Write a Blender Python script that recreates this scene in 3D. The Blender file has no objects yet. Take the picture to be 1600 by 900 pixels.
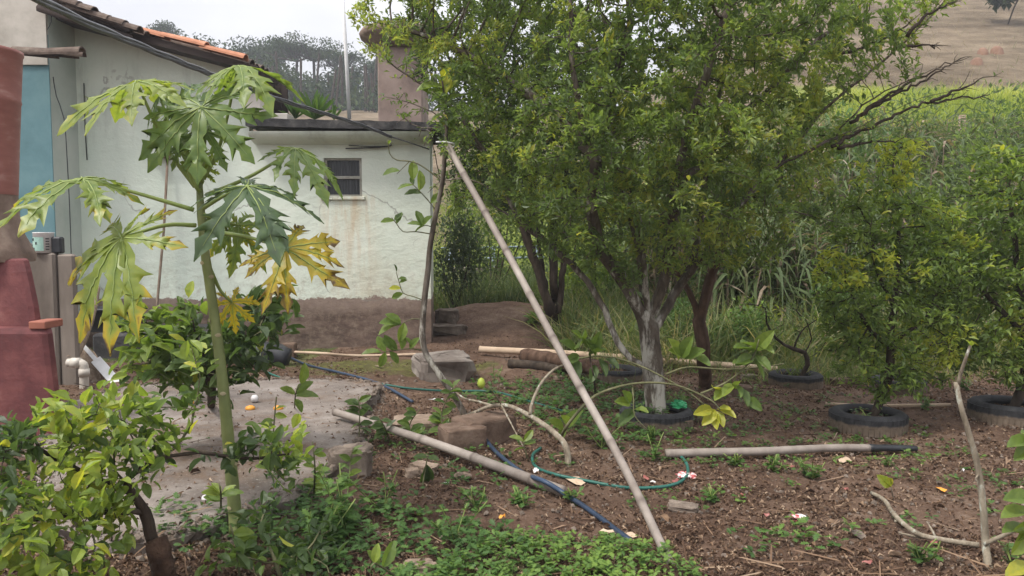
import bpy, math, random
import numpy as np
from mathutils import Vector, Matrix
R = math.radians
rng = np.random.default_rng(7)
random.seed(7)
SC = bpy.context.scene
COL = SC.collection
# ---------------------------------------------------------------- camera
F = 1208.0
PITCH = math.atan(80 / F)
cam_d = bpy.data.cameras.new('camera'); cam = bpy.data.objects.new('camera', cam_d); COL.objects.link(cam)
cam_d.sensor_width = 36; cam_d.lens = 36 * F / 1600
cam_d.clip_start = .05; cam_d.clip_end = 2000
cam.location = (0, 0, 1.5); cam.rotation_euler = (math.pi / 2 - PITCH, 0, 0)
SC.camera = cam
# ---------------------------------------------------------------- world, sun
SUN_EL, SUN_AZ = R(58), R(-125)      # azimuth measured from +Y towards +X
w = bpy.data.worlds.new('World'); SC.world = w; w.use_nodes = True
nt = w.node_tree; nt.nodes.clear()
def nn(t, typ, **kw):
    n = t.nodes.new(typ)
    for k, v in kw.items():
        if k.startswith('i_'):
            n.inputs[k[2:].replace('_', ' ')].default_value = v
        else:
            setattr(n, k, v)
    return n
sky = nn(nt, 'ShaderNodeTexSky', sky_type='NISHITA', sun_disc=False, sun_elevation=SUN_EL, sun_rotation=SUN_AZ)
bg = nn(nt, 'ShaderNodeBackground'); bg.inputs[1].default_value = 0.1
geo = nn(nt, 'ShaderNodeTexCoord')
mp = nn(nt, 'ShaderNodeMapping'); mp.inputs['Scale'].default_value = (1, 1, 2.2)
nz = nn(nt, 'ShaderNodeTexNoise'); nz.inputs['Scale'].default_value = 2.6; nz.inputs['Detail'].default_value = 5; nz.inputs['Roughness'].default_value = .55
cr = nn(nt, 'ShaderNodeValToRGB')
cr.color_ramp.elements[0].position = .32; cr.color_ramp.elements[0].color = (6.4, 6.4, 6.8, 1)
cr.color_ramp.elements[1].position = .66; cr.color_ramp.elements[1].color = (9.4, 9.3, 9.5, 1)
mx = nn(nt, 'ShaderNodeMixRGB'); mx.inputs[0].default_value = .96
nt.links.new(geo.outputs['Generated'], mp.inputs[0]); nt.links.new(mp.outputs[0], nz.inputs[0])
sx = nn(nt, 'ShaderNodeSeparateXYZ'); nt.links.new(geo.outputs['Generated'], sx.inputs[0])
ov = nn(nt, 'ShaderNodeMapRange'); ov.inputs[1].default_value = 0; ov.inputs[2].default_value = 1; ov.inputs[3].default_value = .36; ov.inputs[4].default_value = 1.08; nt.links.new(sx.outputs[2], ov.inputs[0])   # overcast sky: zenith three times the horizon
mo = nn(nt, 'ShaderNodeMixRGB', blend_type='MULTIPLY'); mo.inputs[0].default_value = 1
nt.links.new(nz.outputs[0], cr.inputs[0]); nt.links.new(cr.outputs[0], mo.inputs[1]); nt.links.new(ov.outputs[0], mo.inputs[2]); nt.links.new(sky.outputs[0], mx.inputs[1]); nt.links.new(mo.outputs[0], mx.inputs[2])
out = nn(nt, 'ShaderNodeOutputWorld')
nt.links.new(mx.outputs[0], bg.inputs[0]); nt.links.new(bg.outputs[0], out.inputs[0])
sd = bpy.data.lights.new('sun', 'SUN'); sun = bpy.data.objects.new('sun', sd); COL.objects.link(sun)
sd.energy = 1.9; sd.angle = R(12); sd.color = (1, .95, .87)
sv = Vector((math.sin(SUN_AZ) * math.cos(SUN_EL), math.cos(SUN_AZ) * math.cos(SUN_EL), math.sin(SUN_EL)))
sun.rotation_euler = sv.to_track_quat('Z', 'Y').to_euler()
SC.view_settings.view_transform = 'Standard'; SC.view_settings.look = 'None'
SC.view_settings.exposure = 1.5; SC.view_settings.gamma = 1.0
SC.render.engine = 'CYCLES'
SC.cycles.max_bounces = 8; SC.cycles.diffuse_bounces = 5; SC.cycles.glossy_bounces = 2; SC.cycles.transmission_bounces = 5; SC.cycles.transparent_max_bounces = 4
SC.cycles.caustics_reflective = False; SC.cycles.caustics_refractive = False

# ---------------------------------------------------------------- projection and terrain
FW = np.array([0, math.cos(PITCH), -math.sin(PITCH)]); UP = np.array([0, math.sin(PITCH), math.cos(PITCH)])
CAM = np.array([0, 0, 1.5])
def ray(px, py):
    return FW + (px - 800) / F * np.array([1., 0, 0]) + (450 - py) / F * UP
def P(px, py, Y):                                   # world point seen at a photo pixel, Y metres ahead
    d = ray(px, py); return CAM + d * (Y / d[1])
def proj(v):
    d = np.asarray(v) - CAM
    y = d @ FW
    return 800 + F * d[..., 0] / y, 450 - F * (d @ UP) / y
def sstep(a, b, x):
    t = np.clip((x - a) / (b - a), 0, 1); return t * t * (3 - 2 * t)
def hash2(ix, iy):
    h = np.sin(ix * 127.1 + iy * 311.7) * 43758.5453
    return h - np.floor(h)
def vnoise(x, y):
    ix, iy = np.floor(x), np.floor(y); fx, fy = x - ix, y - iy
    fx = fx * fx * (3 - 2 * fx); fy = fy * fy * (3 - 2 * fy)
    a, b, c, d = hash2(ix, iy), hash2(ix + 1, iy), hash2(ix, iy + 1), hash2(ix + 1, iy + 1)
    return (a + (b - a) * fx) * (1 - fy) + (c + (d - c) * fx) * fy - .5
YC = [-60, 9, 13, 20, 30, 45, 60, 90, 140, 240]; ZC = [0, 0, .05, .45, 1.5, 7.4, 11.8, 14, 20, 30]
YR = [-60, 8, 10, 12, 16, 20, 26, 45, 90, 140, 240]; ZR = [0, 0, .1, .65, 2.15, 3.65, 6.0, 14.5, 38, 57, 72]
TYRES = []
def terrain(x, y, fine=True):
    x = np.asarray(x, float); y = np.asarray(y, float)
    z = 0
    for k in (-.12, -.06, 0, .06, .12):
        yy = y * (1 + k)
        u = x / np.maximum(y + 1, 3)
        wt = sstep(.13, .34, u)
        z = z + ((1 - wt) * np.interp(yy, YC, ZC) + wt * np.interp(yy, YR, ZR)) / 5
    z = z + .42 * np.exp(-((x + .1) / 1.5) ** 2 - ((y - 12) / 1.5) ** 2)
    z = z + .10 * np.exp(-((x - .3) / .9) ** 2 - ((y - 8.8) / .5) ** 2)
    if fine:
        k = np.clip(1 - (y - 12) / 20, 0, 1)
        z = z + k * (.06 * vnoise(x * 1.1, y * 1.1) + .035 * vnoise(x * 3.1 + 7, y * 3.1) + .02 * vnoise(x * 8, y * 8 + 3))
        z = z + np.clip((y - 20) / 30, 0, 1) * (1.6 * vnoise(x * .07, y * .07) + .4 * vnoise(x * .35, y * .35))
    z = z + .06 * sstep(6.6, 7.4, y) * sstep(-.75, -1.2, x) * sstep(11, 9.5, y)
    for (tx, ty) in TYRES:
        r2 = (x - tx) ** 2 + (y - ty) ** 2
        z = z + .09 * np.exp(-(r2 / .2 ** 2) ** 2)
    return z
def G(px, py, dz=0.0):                              # where a pixel's ray meets the ground
    d = ray(px, py); t = 2.0
    for _ in range(400):
        p = CAM + d * t
        h = p[2] - float(terrain(p[0], p[1])) - dz
        if h < .004: break
        t += max(h * .6, .004)
    return CAM + d * t

# ---------------------------------------------------------------- object helpers
WLOC = {}
def thing(name, label, cat, loc, group=None, kind=None):
    o = bpy.data.objects.new(name, None); COL.objects.link(o)
    o.location = loc; o.empty_display_size = .1
    o['label'] = label; o['category'] = cat
    if group: o['group'] = group
    if kind: o['kind'] = kind
    WLOC[o.name] = np.array(loc, float)
    return o
def tag(o, label=None, cat=None, group=None, kind=None):
    for k, v in (('label', label), ('category', cat), ('group', group), ('kind', kind)):
        if v: o[k] = v
    return o
def mesh(name, V, Fc, mat, tint=None, smooth=True):
    me = bpy.data.meshes.new(name)
    V = np.asarray(V, np.float32)
    if isinstance(Fc, np.ndarray):
        n, k = Fc.shape
        me.vertices.add(len(V)); me.vertices.foreach_set('co', V.ravel())
        me.loops.add(n * k); me.loops.foreach_set('vertex_index', Fc.astype(np.int32).ravel())
        me.polygons.add(n)
        me.polygons.foreach_set('loop_start', np.arange(0, n * k, k, dtype=np.int32))
        me.polygons.foreach_set('loop_total', np.full(n, k, np.int32))
        me.update(calc_edges=True)
    else:
        me.from_pydata(V.tolist(), [], Fc); me.update()
    me.polygons.foreach_set('use_smooth', np.full(len(me.polygons), bool(smooth)))
    if tint is not None:
        a = me.attributes.new('tint', 'FLOAT', 'POINT')
        a.data.foreach_set('value', np.broadcast_to(np.asarray(tint, np.float32), (len(V),)).copy())
    if mat: me.materials.append(mat)
    return me
def obj(name, V, Fc, mat, parent=None, tint=None, smooth=True, kind=None, origin=None):
    V = np.asarray(V, float)
    if parent is not None: base = WLOC[parent.name]
    else: base = np.array(origin if origin is not None else V.mean(0) * [1, 1, 0] + [0, 0, V[:, 2].min()])
    o = bpy.data.objects.new(name, mesh(name, V - base, Fc, mat, tint, smooth)); COL.objects.link(o)
    if parent is not None: o.parent = parent
    else: o.location = base
    WLOC[o.name] = base
    if kind: o['kind'] = kind
    return o
class MB:                                            # collects polygons for one mesh
    def __init__(s): s.v = []; s.f = []; s.t = []
    def add(s, V, Fc, t=0.5):
        b = len(s.v); s.v += [tuple(p) for p in V]
        s.f += [tuple(i + b for i in f) for f in Fc]
        s.t += list(np.broadcast_to(np.asarray(t, float), (len(V),)))
        return s
    def box(s, lo, hi, t=0.5, M=None, ch=.0):
        (x0, y0, z0), (x1, y1, z1) = lo, hi
        c = min(ch, .45 * min(x1 - x0, y1 - y0, z1 - z0))
        if c <= 0:
            V = [(x, y, z) for z in (z0, z1) for y in (y0, y1) for x in (x0, x1)]
            Fc = [(0, 2, 3, 1), (4, 5, 7, 6), (0, 1, 5, 4), (2, 6, 7, 3), (0, 4, 6, 2), (1, 3, 7, 5)]
        else:
            V = []
            for (X, Y, Z) in [(x, y, z) for z in (0, 1) for y in (0, 1) for x in (0, 1)]:
                px, py, pz = (x1 if X else x0), (y1 if Y else y0), (z1 if Z else z0)
                sx, sy, sz = (-1 if X else 1), (-1 if Y else 1), (-1 if Z else 1)
                V += [(px, py + sy * c, pz + sz * c), (px + sx * c, py, pz + sz * c), (px + sx * c, py + sy * c, pz)]
            def i(X, Y, Z, a): return ((Z * 2 + Y) * 2 + X) * 3 + a
            Fc = [(i(0,0,0,0), i(0,0,1,0), i(0,1,1,0), i(0,1,0,0)), (i(1,0,0,0), i(1,1,0,0), i(1,1,1,0), i(1,0,1,0)),
                  (i(0,0,0,1), i(1,0,0,1), i(1,0,1,1), i(0,0,1,1)), (i(0,1,0,1), i(0,1,1,1), i(1,1,1,1), i(1,1,0,1)),
                  (i(0,0,0,2), i(0,1,0,2), i(1,1,0,2), i(1,0,0,2)), (i(0,0,1,2), i(1,0,1,2), i(1,1,1,2), i(0,1,1,2))]
            for a in (0, 1):
                for b in (0, 1):
                    Fc += [(i(a,b,0,0), i(a,b,0,1), i(a,b,1,1), i(a,b,1,0)), (i(a,0,b,0), i(a,0,b,2), i(a,1,b,2), i(a,1,b,0)), (i(0,a,b,1), i(0,a,b,2), i(1,a,b,2), i(1,a,b,1))]
            for a in (0, 1):
                for b in (0, 1):
                    for d in (0, 1): Fc.append((i(a,b,d,0), i(a,b,d,1), i(a,b,d,2)))
        if M is not None: V = [tuple(M @ Vector(v)) for v in V]
        return s.add(V, Fc, t)
    def tube(s, pts, rad, n=6, t=0.5, cap=True, seed=None, rough=0, flute=0):
        pts = np.asarray(pts, float); m = len(pts)
        rad = np.broadcast_to(np.asarray(rad, float), (m,)); tt = np.broadcast_to(np.asarray(t, float), (m,))
        T = np.gradient(pts, axis=0); T /= np.linalg.norm(T, axis=1)[:, None] + 1e-9
        a = np.cross(T[0], [0, 0, 1.]);
        if np.linalg.norm(a) < .1: a = np.cross(T[0], [0, 1., 0])
        a /= np.linalg.norm(a)
        ang = np.arange(n) * 2 * math.pi / n
        V = []
        for k in range(m):
            a = a - T[k] * (a @ T[k]); a /= np.linalg.norm(a) + 1e-9
            b = np.cross(T[k], a)
            rr = rad[k] * (1 + (rng.uniform(-rough, rough, n) if rough else 0) + (flute * (np.cos(3 * ang + k * .09) + .6 * np.cos(5 * ang + 1 - k * .05)) if flute else 0))
            V.append(pts[k] + (np.cos(ang) * rr)[:, None] * a + (np.sin(ang) * rr)[:, None] * b)
        V = np.concatenate(V)
        Fc = [(k * n + i, k * n + (i + 1) % n, (k + 1) * n + (i + 1) % n, (k + 1) * n + i) for k in range(m - 1) for i in range(n)]
        if cap: Fc += [tuple(range(n - 1, -1, -1)), tuple((m - 1) * n + i for i in range(n))]
        return s.add(V, Fc, np.repeat(tt, n))
    def lathe(s, prof, cx, cy, n=24, t=0.5, a0=0, a1=2 * math.pi):
        full = abs(a1 - a0 - 2 * math.pi) < 1e-6; m = n if full else n + 1
        V = [(cx + r * math.cos(a0 + (a1 - a0) * i / n), cy + r * math.sin(a0 + (a1 - a0) * i / n), z) for (r, z) in prof for i in range(m)]
        Fc = [(k * m + i, k * m + (i + 1) % m, (k + 1) * m + (i + 1) % m, (k + 1) * m + i) for k in range(len(prof) - 1) for i in range(n)]
        return s.add(V, Fc, t)
    def build(s, name, mat, parent=None, smooth=True, kind=None, origin=None):
        return obj(name, np.array(s.v), s.f, mat, parent, np.array(s.t), smooth, kind, origin)
def spline(pts, step=.05):
    pts = np.asarray(pts, float); n = len(pts)
    q = np.vstack([2 * pts[0] - pts[1], pts, 2 * pts[-1] - pts[-2]]); o = []
    for i in range(n - 1):
        p0, p1, p2, p3 = q[i:i + 4]; m = max(2, int(np.linalg.norm(p2 - p1) / step))
        for k in range(m):
            t = k / m
            o.append(.5 * (2 * p1 + (p2 - p0) * t + (2 * p0 - 5 * p1 + 4 * p2 - p3) * t * t + (3 * p1 - p0 - 3 * p2 + p3) * t ** 3))
    o.append(pts[-1]); return np.array(o)

# ---------------------------------------------------------------- materials
def ramp(t, fac, stops):
    c = nn(t, 'ShaderNodeValToRGB'); e = c.color_ramp.elements
    while len(e) < len(stops): e.new(.5)
    for k, (p, col) in enumerate(stops): e[k].position = p; e[k].color = (*col, 1)
    t.links.new(fac, c.inputs[0]); return c.outputs[0]
def mat_new(name):
    m = bpy.data.materials.new(name); m.use_nodes = True; t = m.node_tree; t.nodes.clear()
    o = nn(t, 'ShaderNodeOutputMaterial'); p = nn(t, 'ShaderNodeBsdfPrincipled')
    t.links.new(p.outputs[0], o.inputs[0]); return m, t, p, o
def pos(t): return nn(t, 'ShaderNodeNewGeometry').outputs['Position']
def noise(t, scale, detail=4, rough=.55, vec=None, dist=0, mapscale=None):
    n = nn(t, 'ShaderNodeTexNoise'); n.inputs['Scale'].default_value = scale; n.inputs['Detail'].default_value = detail
    n.inputs['Roughness'].default_value = rough; n.inputs['Distortion'].default_value = dist
    v = vec or pos(t)
    if mapscale:
        m = nn(t, 'ShaderNodeMapping'); m.inputs['Scale'].default_value = mapscale; t.links.new(v, m.inputs[0]); v = m.outputs[0]
    t.links.new(v, n.inputs['Vector']); return n.outputs[0]
def mixc(t, fac, a, b, mode='MIX'):
    m = nn(t, 'ShaderNodeMixRGB'); m.blend_type = mode
    for k, v in ((0, fac), (1, a), (2, b)):
        if hasattr(v, 'links') or hasattr(v, 'is_linked'): t.links.new(v, m.inputs[k])
        else: m.inputs[k].default_value = v if k == 0 else (*v, 1)
    return m.outputs[0]
def mth(t, op, a, b=None, clamp=False):
    m = nn(t, 'ShaderNodeMath'); m.operation = op; m.use_clamp = clamp
    for k, v in ((0, a), (1, b)):
        if v is None: continue
        if hasattr(v, 'is_linked'): t.links.new(v, m.inputs[k])
        else: m.inputs[k].default_value = v
    return m.outputs[0]
def mrange(t, v, a, b, c=0, d=1, smooth=True):
    m = nn(t, 'ShaderNodeMapRange'); m.interpolation_type = 'SMOOTHSTEP' if smooth else 'LINEAR'
    for k, x in ((1, a), (2, b), (3, c), (4, d)): m.inputs[k].default_value = x
    t.links.new(v, m.inputs[0]); return m.outputs[0]
def attr(t, name='tint'):
    a = nn(t, 'ShaderNodeAttribute'); a.attribute_name = name; return a.outputs['Fac']
def bump(t, p, h, strength=.4, dist=.02):
    b = nn(t, 'ShaderNodeBump'); b.inputs['Strength'].default_value = strength; b.inputs['Distance'].default_value = dist
    t.links.new(h, b.inputs['Height']); t.links.new(b.outputs[0], p.inputs['Normal'])
def sep(t):
    s = nn(t, 'ShaderNodeSeparateXYZ'); t.links.new(pos(t), s.inputs[0]); return s.outputs
def M_simple(name, stops, scale=8, rough=.7, bs=.3, bd=.01, detail=6, spec=.3, mapscale=None, metallic=0, use_tint=0):
    m, t, p, o = mat_new(name)
    n = noise(t, scale, detail, .6, mapscale=mapscale)
    n = mrange(t, n, .25, .75, 0, 1, False)
    if use_tint: n = mth(t, 'ADD', mth(t, 'MULTIPLY', n, 1 - use_tint), mth(t, 'MULTIPLY', attr(t), use_tint), True)
    t.links.new(ramp(t, n, stops), p.inputs['Base Color'])
    p.inputs['Roughness'].default_value = rough; p.inputs['Specular IOR Level'].default_value = spec; p.inputs['Metallic'].default_value = metallic
    if bs: bump(t, p, noise(t, scale * 4, 5, .65, mapscale=mapscale), bs, bd)
    return m
def M_leaf(name, stops, rough=.42, trans=.3, under=(.16, .22, .09), spec=.5, veins=40):
    m, t, p, o = mat_new(name)
    n = noise(t, veins, 3)
    f = mth(t, 'ADD', attr(t), mth(t, 'MULTIPLY', mth(t, 'SUBTRACT', n, .5), .3), True)
    c = ramp(t, f, stops)
    g = nn(t, 'ShaderNodeNewGeometry').outputs['Backfacing']
    c2 = mixc(t, mth(t, 'MULTIPLY', g, .35), c, under)
    t.links.new(c2, p.inputs['Base Color'])
    p.inputs['Roughness'].default_value = rough; p.inputs['Specular IOR Level'].default_value = spec
    tr = nn(t, 'ShaderNodeBsdfTranslucent')
    t.links.new(mixc(t, 1.0, c, (1.65, 1.68, .85), 'MULTIPLY'), tr.inputs[0])
    ms = nn(t, 'ShaderNodeMixShader'); ms.inputs[0].default_value = trans
    t.links.new(p.outputs[0], ms.inputs[1]); t.links.new(tr.outputs[0], ms.inputs[2]); t.links.new(ms.outputs[0], o.inputs[0])
    return m
def M_bark(name, stops, lichen=None, lich_lo=.55, scale=14, lich_scale=9, low=0):
    m, t, p, o = mat_new(name)
    c = ramp(t, mrange(t, noise(t, scale, 6, .65, mapscale=(1, 1, .35)), .28, .72, 0, 1, False), stops)
    if lichen:
        ln_ = noise(t, lich_scale, 6, .7, mapscale=(1, 1, .28 if low else .5))
        if low: ln_ = mth(t, 'ADD', ln_, mrange(t, sep(t)[2], 1.5, .5, 0, low))
        k = mrange(t, ln_, lich_lo - .02, lich_lo + .13)
        c = mixc(t, k, c, lichen)
    t.links.new(c, p.inputs['Base Color']); p.inputs['Roughness'].default_value = .88; p.inputs['Specular IOR Level'].default_value = .2
    bump(t, p, noise(t, scale * 3, 6, .7, mapscale=(1, 1, .3)), .6, .015)
    return m
ML = {}
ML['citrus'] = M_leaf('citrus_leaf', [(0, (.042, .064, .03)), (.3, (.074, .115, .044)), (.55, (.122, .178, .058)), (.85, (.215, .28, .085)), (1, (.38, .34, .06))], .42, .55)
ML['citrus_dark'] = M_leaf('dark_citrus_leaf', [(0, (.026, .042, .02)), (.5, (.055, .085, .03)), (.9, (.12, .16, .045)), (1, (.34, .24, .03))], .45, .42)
ML['lemon'] = M_leaf('lemon_leaf', [(0, (.034, .056, .024)), (.3, (.065, .11, .034)), (.55, (.13, .195, .042)), (.82, (.26, .33, .06)), (1, (.44, .42, .05))], .46, .45)
ML['papaya'] = M_leaf('papaya_leaf', [(0, (.085, .11, .085)), (.22, (.075, .125, .055)), (.45, (.115, .185, .042)), (.68, (.24, .29, .05)), (.86, (.46, .34, .03)), (1, (.11, .07, .04))], .42, .42, (.15, .21, .10), .5, 25)
ML['weed'] = M_leaf('weed_leaf', [(0, (.03, .065, .022)), (.5, (.07, .14, .034)), (1, (.17, .26, .05))], .55, .3, spec=.3)
ML['grass'] = M_leaf('grass_blade', [(0, (.045, .068, .03)), (.4, (.095, .135, .05)), (.7, (.18, .215, .08)), (.85, (.30, .25, .14)), (1, (.46, .39, .27))], .6, .42, spec=.25)
ML['cane'] = M_leaf('cane_blade', [(0, (.055, .08, .04)), (.4, (.11, .15, .06)), (.62, (.16, .12, .085)), (.8, (.23, .17, .125)), (1, (.40, .34, .27))], .65, .3, spec=.2)
ML['bright'] = M_leaf('young_grass_blade', [(0, (.17, .23, .04)), (.5, (.33, .38, .07)), (1, (.48, .47, .13))], .6, .35, spec=.2)
ML['far'] = M_leaf('forest_leaf', [(0, (.012, .026, .016)), (.5, (.027, .05, .026)), (1, (.07, .085, .042))], .8, .15, spec=.1)
ML['dead'] = M_simple('dead_leaf', [(0, (.045, .026, .017)), (.35, (.105, .06, .037)), (.65, (.22, .14, .088)), (.9, (.38, .28, .195)), (1, (.5, .41, .31))], 18, .8, 0, use_tint=.9)
M_bark_main = M_bark('grey_bark', [(0, (.035, .027, .022)), (.5, (.10, .08, .062)), (1, (.185, .165, .145))], (.43, .405, .355), .57, 14, 11, .09)
M_bark_white = M_bark('lichen_bark', [(0, (.085, .06, .045)), (.5, (.19, .15, .115)), (1, (.30, .26, .21))], (.50, .48, .43), .53, 16, 7)
M_bark_dark = M_bark('dark_bark', [(0, (.018, .014, .011)), (.5, (.05, .037, .028)), (1, (.10, .078, .06))])
M_bark_red = M_bark('brown_bark', [(0, (.035, .021, .014)), (.5, (.085, .05, .034)), (1, (.16, .105, .075))])
M_twig = M_bark('twig_bark', [(0, (.06, .06, .035)), (.5, (.12, .12, .06)), (1, (.2, .19, .11))])
M_twig_lichen = M_bark('lichened_twig', [(0, (.11, .09, .065)), (.5, (.24, .2, .15)), (1, (.36, .32, .25))], (.5, .52, .45), .55, 20, 18)
M_stem = M_simple('papaya_stem', [(0, (.10, .115, .045)), (.5, (.155, .18, .065)), (1, (.24, .25, .11))], 9, .5, .25, .004, mapscale=(1, 1, .5))
M_petiole = M_simple('petiole', [(0, (.16, .22, .06)), (1, (.27, .33, .10))], 10, .45, .1, .003)
M_scar = M_simple('leaf_scar', [(0, (.26, .22, .13)), (1, (.4, .34, .22))], 20, .8)
# ground
def M_ground():
    m, t, p, o = mat_new('soil')
    a = mrange(t, noise(t, .55, 5, .6), .3, .7, 0, 1, False); b = mrange(t, noise(t, 5, 8, .7), .25, .75, 0, 1, False); d = mrange(t, noise(t, 34, 6, .75), .25, .75, 0, 1, False)
    f = mth(t, 'ADD', mth(t, 'MULTIPLY', a, .3), mth(t, 'ADD', mth(t, 'MULTIPLY', b, .35), mth(t, 'MULTIPLY', d, .35)))
    soil = ramp(t, f, [(.2, (.048, .028, .019)), (.42, (.108, .066, .046)), (.58, (.165, .107, .076)), (.78, (.28, .205, .155))])
    grn = ramp(t, mrange(t, noise(t, 3, 6, .7), .3, .7, 0, 1, False), [(0, (.045, .06, .022)), (.5, (.09, .11, .035)), (1, (.17, .15, .07))])
    moss = ramp(t, mrange(t, noise(t, 14, 6, .7), .3, .7, 0, 1, False), [(0, (.075, .06, .035)), (.5, (.105, .10, .035)), (1, (.17, .17, .055))])
    g1 = mth(t, 'ADD', attr(t, 'grassy'), mth(t, 'MULTIPLY', mth(t, 'SUBTRACT', noise(t, 2.2, 6, .7), .5), 1.1))
    c = mixc(t, mrange(t, g1, .38, .62), soil, grn)
    m1 = mth(t, 'ADD', attr(t, 'moss'), mth(t, 'MULTIPLY', mth(t, 'SUBTRACT', noise(t, 2.6, 7, .7), .5), 1.3))
    c = mixc(t, mrange(t, m1, .42, .65), c, moss)
    t.links.new(c, p.inputs['Base Color']); p.inputs['Roughness'].default_value = .95; p.inputs['Specular IOR Level'].default_value = .15
    h = mth(t, 'ADD', noise(t, 14, 8, .75), mth(t, 'MULTIPLY', noise(t, 60, 6, .7), .6))
    bump(t, p, h, .9, .035)
    return m
def M_hill():
    m, t, p, o = mat_new('dry_hillside')
    a = noise(t, .09, 6, .65, mapscale=(1, 1, 2)); b = noise(t, .7, 8, .75, mapscale=(1, .5, 2.5))
    f = mth(t, 'ADD', mth(t, 'MULTIPLY', a, .45), mth(t, 'MULTIPLY', b, .55))
    f = mth(t, 'ADD', f, mth(t, 'MULTIPLY', mth(t, 'SUBTRACT', noise(t, 1, 6, .7, mapscale=(.16, .16, 1.6)), .5), .35))
    dry = ramp(t, f, [(.36, (.075, .055, .038)), (.46, (.135, .104, .07)), (.54, (.19, .148, .102)), (.64, (.255, .203, .142))])
    grn = ramp(t, b, [(.3, (.11, .15, .035)), (.7, (.30, .33, .08))])
    c = mixc(t, mrange(t, mth(t, 'ADD', attr(t, 'grassy'), mth(t, 'MULTIPLY', mth(t, 'SUBTRACT', a, .5), .8)), .4, .6), dry, grn)
    t.links.new(c, p.inputs['Base Color']); p.inputs['Roughness'].default_value = 1; p.inputs['Specular IOR Level'].default_value = .05
    bump(t, p, noise(t, 2.2, 8, .75), .8, .3)
    return m
def M_wall():
    m, t, p, o = mat_new('painted_plaster')
    x, y, z = sep(t)
    base = ramp(t, mrange(t, noise(t, 1.1, 6, .6), .3, .7, 0, 1, False), [(0, (.54, .60, .515)), (.5, (.635, .69, .60)), (1, (.69, .72, .64))])
    # greener paint on the gable wall
    base = mixc(t, mrange(t, x, -3.42, -3.36, 1, 0), base, ramp(t, mrange(t, noise(t, 1.4, 6, .6), .3, .7, 0, 1, False), [(0, (.60, .68, .59)), (1, (.71, .765, .67))]))
    # rust weeping below the window sill
    dx = mth(t, 'ABSOLUTE', mth(t, 'ADD', x, 2.09)); r = mth(t, 'MULTIPLY', mrange(t, dx, .2, .5, 1, 0), mth(t, 'MULTIPLY', mrange(t, z, .7, 1.85, .35, 1), mrange(t, z, 2.02, 2.06, 1, 0)))
    r = mth(t, 'MULTIPLY', r, mrange(t, noise(t, 5, 6, .7, mapscale=(1.4, 1, .16)), .38, .68))
    base = mixc(t, mth(t, 'MULTIPLY', r, .65), base, (.50, .34, .19))
    r2 = mth(t, 'MULTIPLY', mrange(t, x, -2.6, -1.7), mth(t, 'MULTIPLY', mrange(t, z, 1.6, .7, 0, 1), mrange(t, noise(t, 1.5, 7, .65), .42, .7)))
    base = mixc(t, mth(t, 'MULTIPLY', r2, .5), base, (.47, .38, .26))
    # scuffs
    s = mth(t, 'MULTIPLY', mrange(t, noise(t, 22, 8, .8, mapscale=(.4, 1, 1.6)), .66, .74), .5)
    base = mixc(t, s, base, (.27, .25, .22))
    # bare earth-stained dado with peeling edge
    e = mth(t, 'ADD', z, mth(t, 'ADD', mth(t, 'MULTIPLY', mth(t, 'SUBTRACT', noise(t, 7, 8, .75), .5), .22), mth(t, 'MULTIPLY', mth(t, 'SUBTRACT', noise(t, 1.3, 3, .5), .5), .16)))
    dado = ramp(t, mrange(t, noise(t, 2.4, 8, .7, mapscale=(1, 1, 2.4)), .28, .72, 0, 1, False), [(0, (.055, .038, .031)), (.4, (.115, .08, .065)), (.75, (.185, .135, .108)), (1, (.27, .22, .18))])
    up = ramp(t, mrange(t, noise(t, 3, 7, .7), .3, .7, 0, 1, False), [(0, (.17, .12, .095)), (1, (.30, .235, .2))])
    dado = mixc(t, mrange(t, z, .46, .66), dado, up)
    c = mixc(t, mrange(t, e, .715, .70), base, dado)
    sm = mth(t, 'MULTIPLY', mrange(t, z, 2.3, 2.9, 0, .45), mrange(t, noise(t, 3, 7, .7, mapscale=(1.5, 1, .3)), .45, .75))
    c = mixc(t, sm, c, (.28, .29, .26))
    sp = mth(t, 'MULTIPLY', mrange(t, z, .6, 1.5, .55, 0), mrange(t, noise(t, 9, 9, .8), .46, .66))
    c = mixc(t, sp, c, (.30, .235, .18))
    vr = nn(t, 'ShaderNodeTexVoronoi', feature='DISTANCE_TO_EDGE'); vr.inputs['Scale'].default_value = .9
    vm = nn(t, 'ShaderNodeMixRGB'); vm.blend_type = 'ADD'; vm.inputs[0].default_value = .35; t.links.new(pos(t), vm.inputs[1])
    nz_ = nn(t, 'ShaderNodeTexNoise'); nz_.inputs['Scale'].default_value = 4; nz_.inputs['Detail'].default_value = 6; t.links.new(pos(t), nz_.inputs['Vector']); t.links.new(nz_.outputs['Color'], vm.inputs[2]); t.links.new(vm.outputs[0], vr.inputs['Vector'])
    ck = mth(t, 'MULTIPLY', mrange(t, vr.outputs['Distance'], .012, .003), mrange(t, noise(t, .8, 3), .5, .62))
    c = mixc(t, mth(t, 'MULTIPLY', ck, .6), c, (.2, .19, .17))
    t.links.new(c, p.inputs['Base Color']); p.inputs['Roughness'].default_value = .85; p.inputs['Specular IOR Level'].default_value = .2
    h = mth(t, 'ADD', noise(t, 3.5, 6, .6, mapscale=(1, 1, 1.8)), mth(t, 'MULTIPLY', noise(t, 26, 6, .7), .35))
    bump(t, p, h, .5, .03)
    return m
M_soil, M_hills, M_plaster = M_ground(), M_hill(), M_wall()
M_cream = M_simple('cream_plaster', [(0, (.30, .28, .24)), (.5, (.47, .44, .39)), (1, (.56, .53, .48))], 2.5, .9, .3, .01)
M_return = M_simple('pale_green_plaster', [(0, (.36, .42, .38)), (.5, (.49, .535, .49)), (1, (.58, .60, .56))], 1.6, .85, .3, .01)
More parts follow.
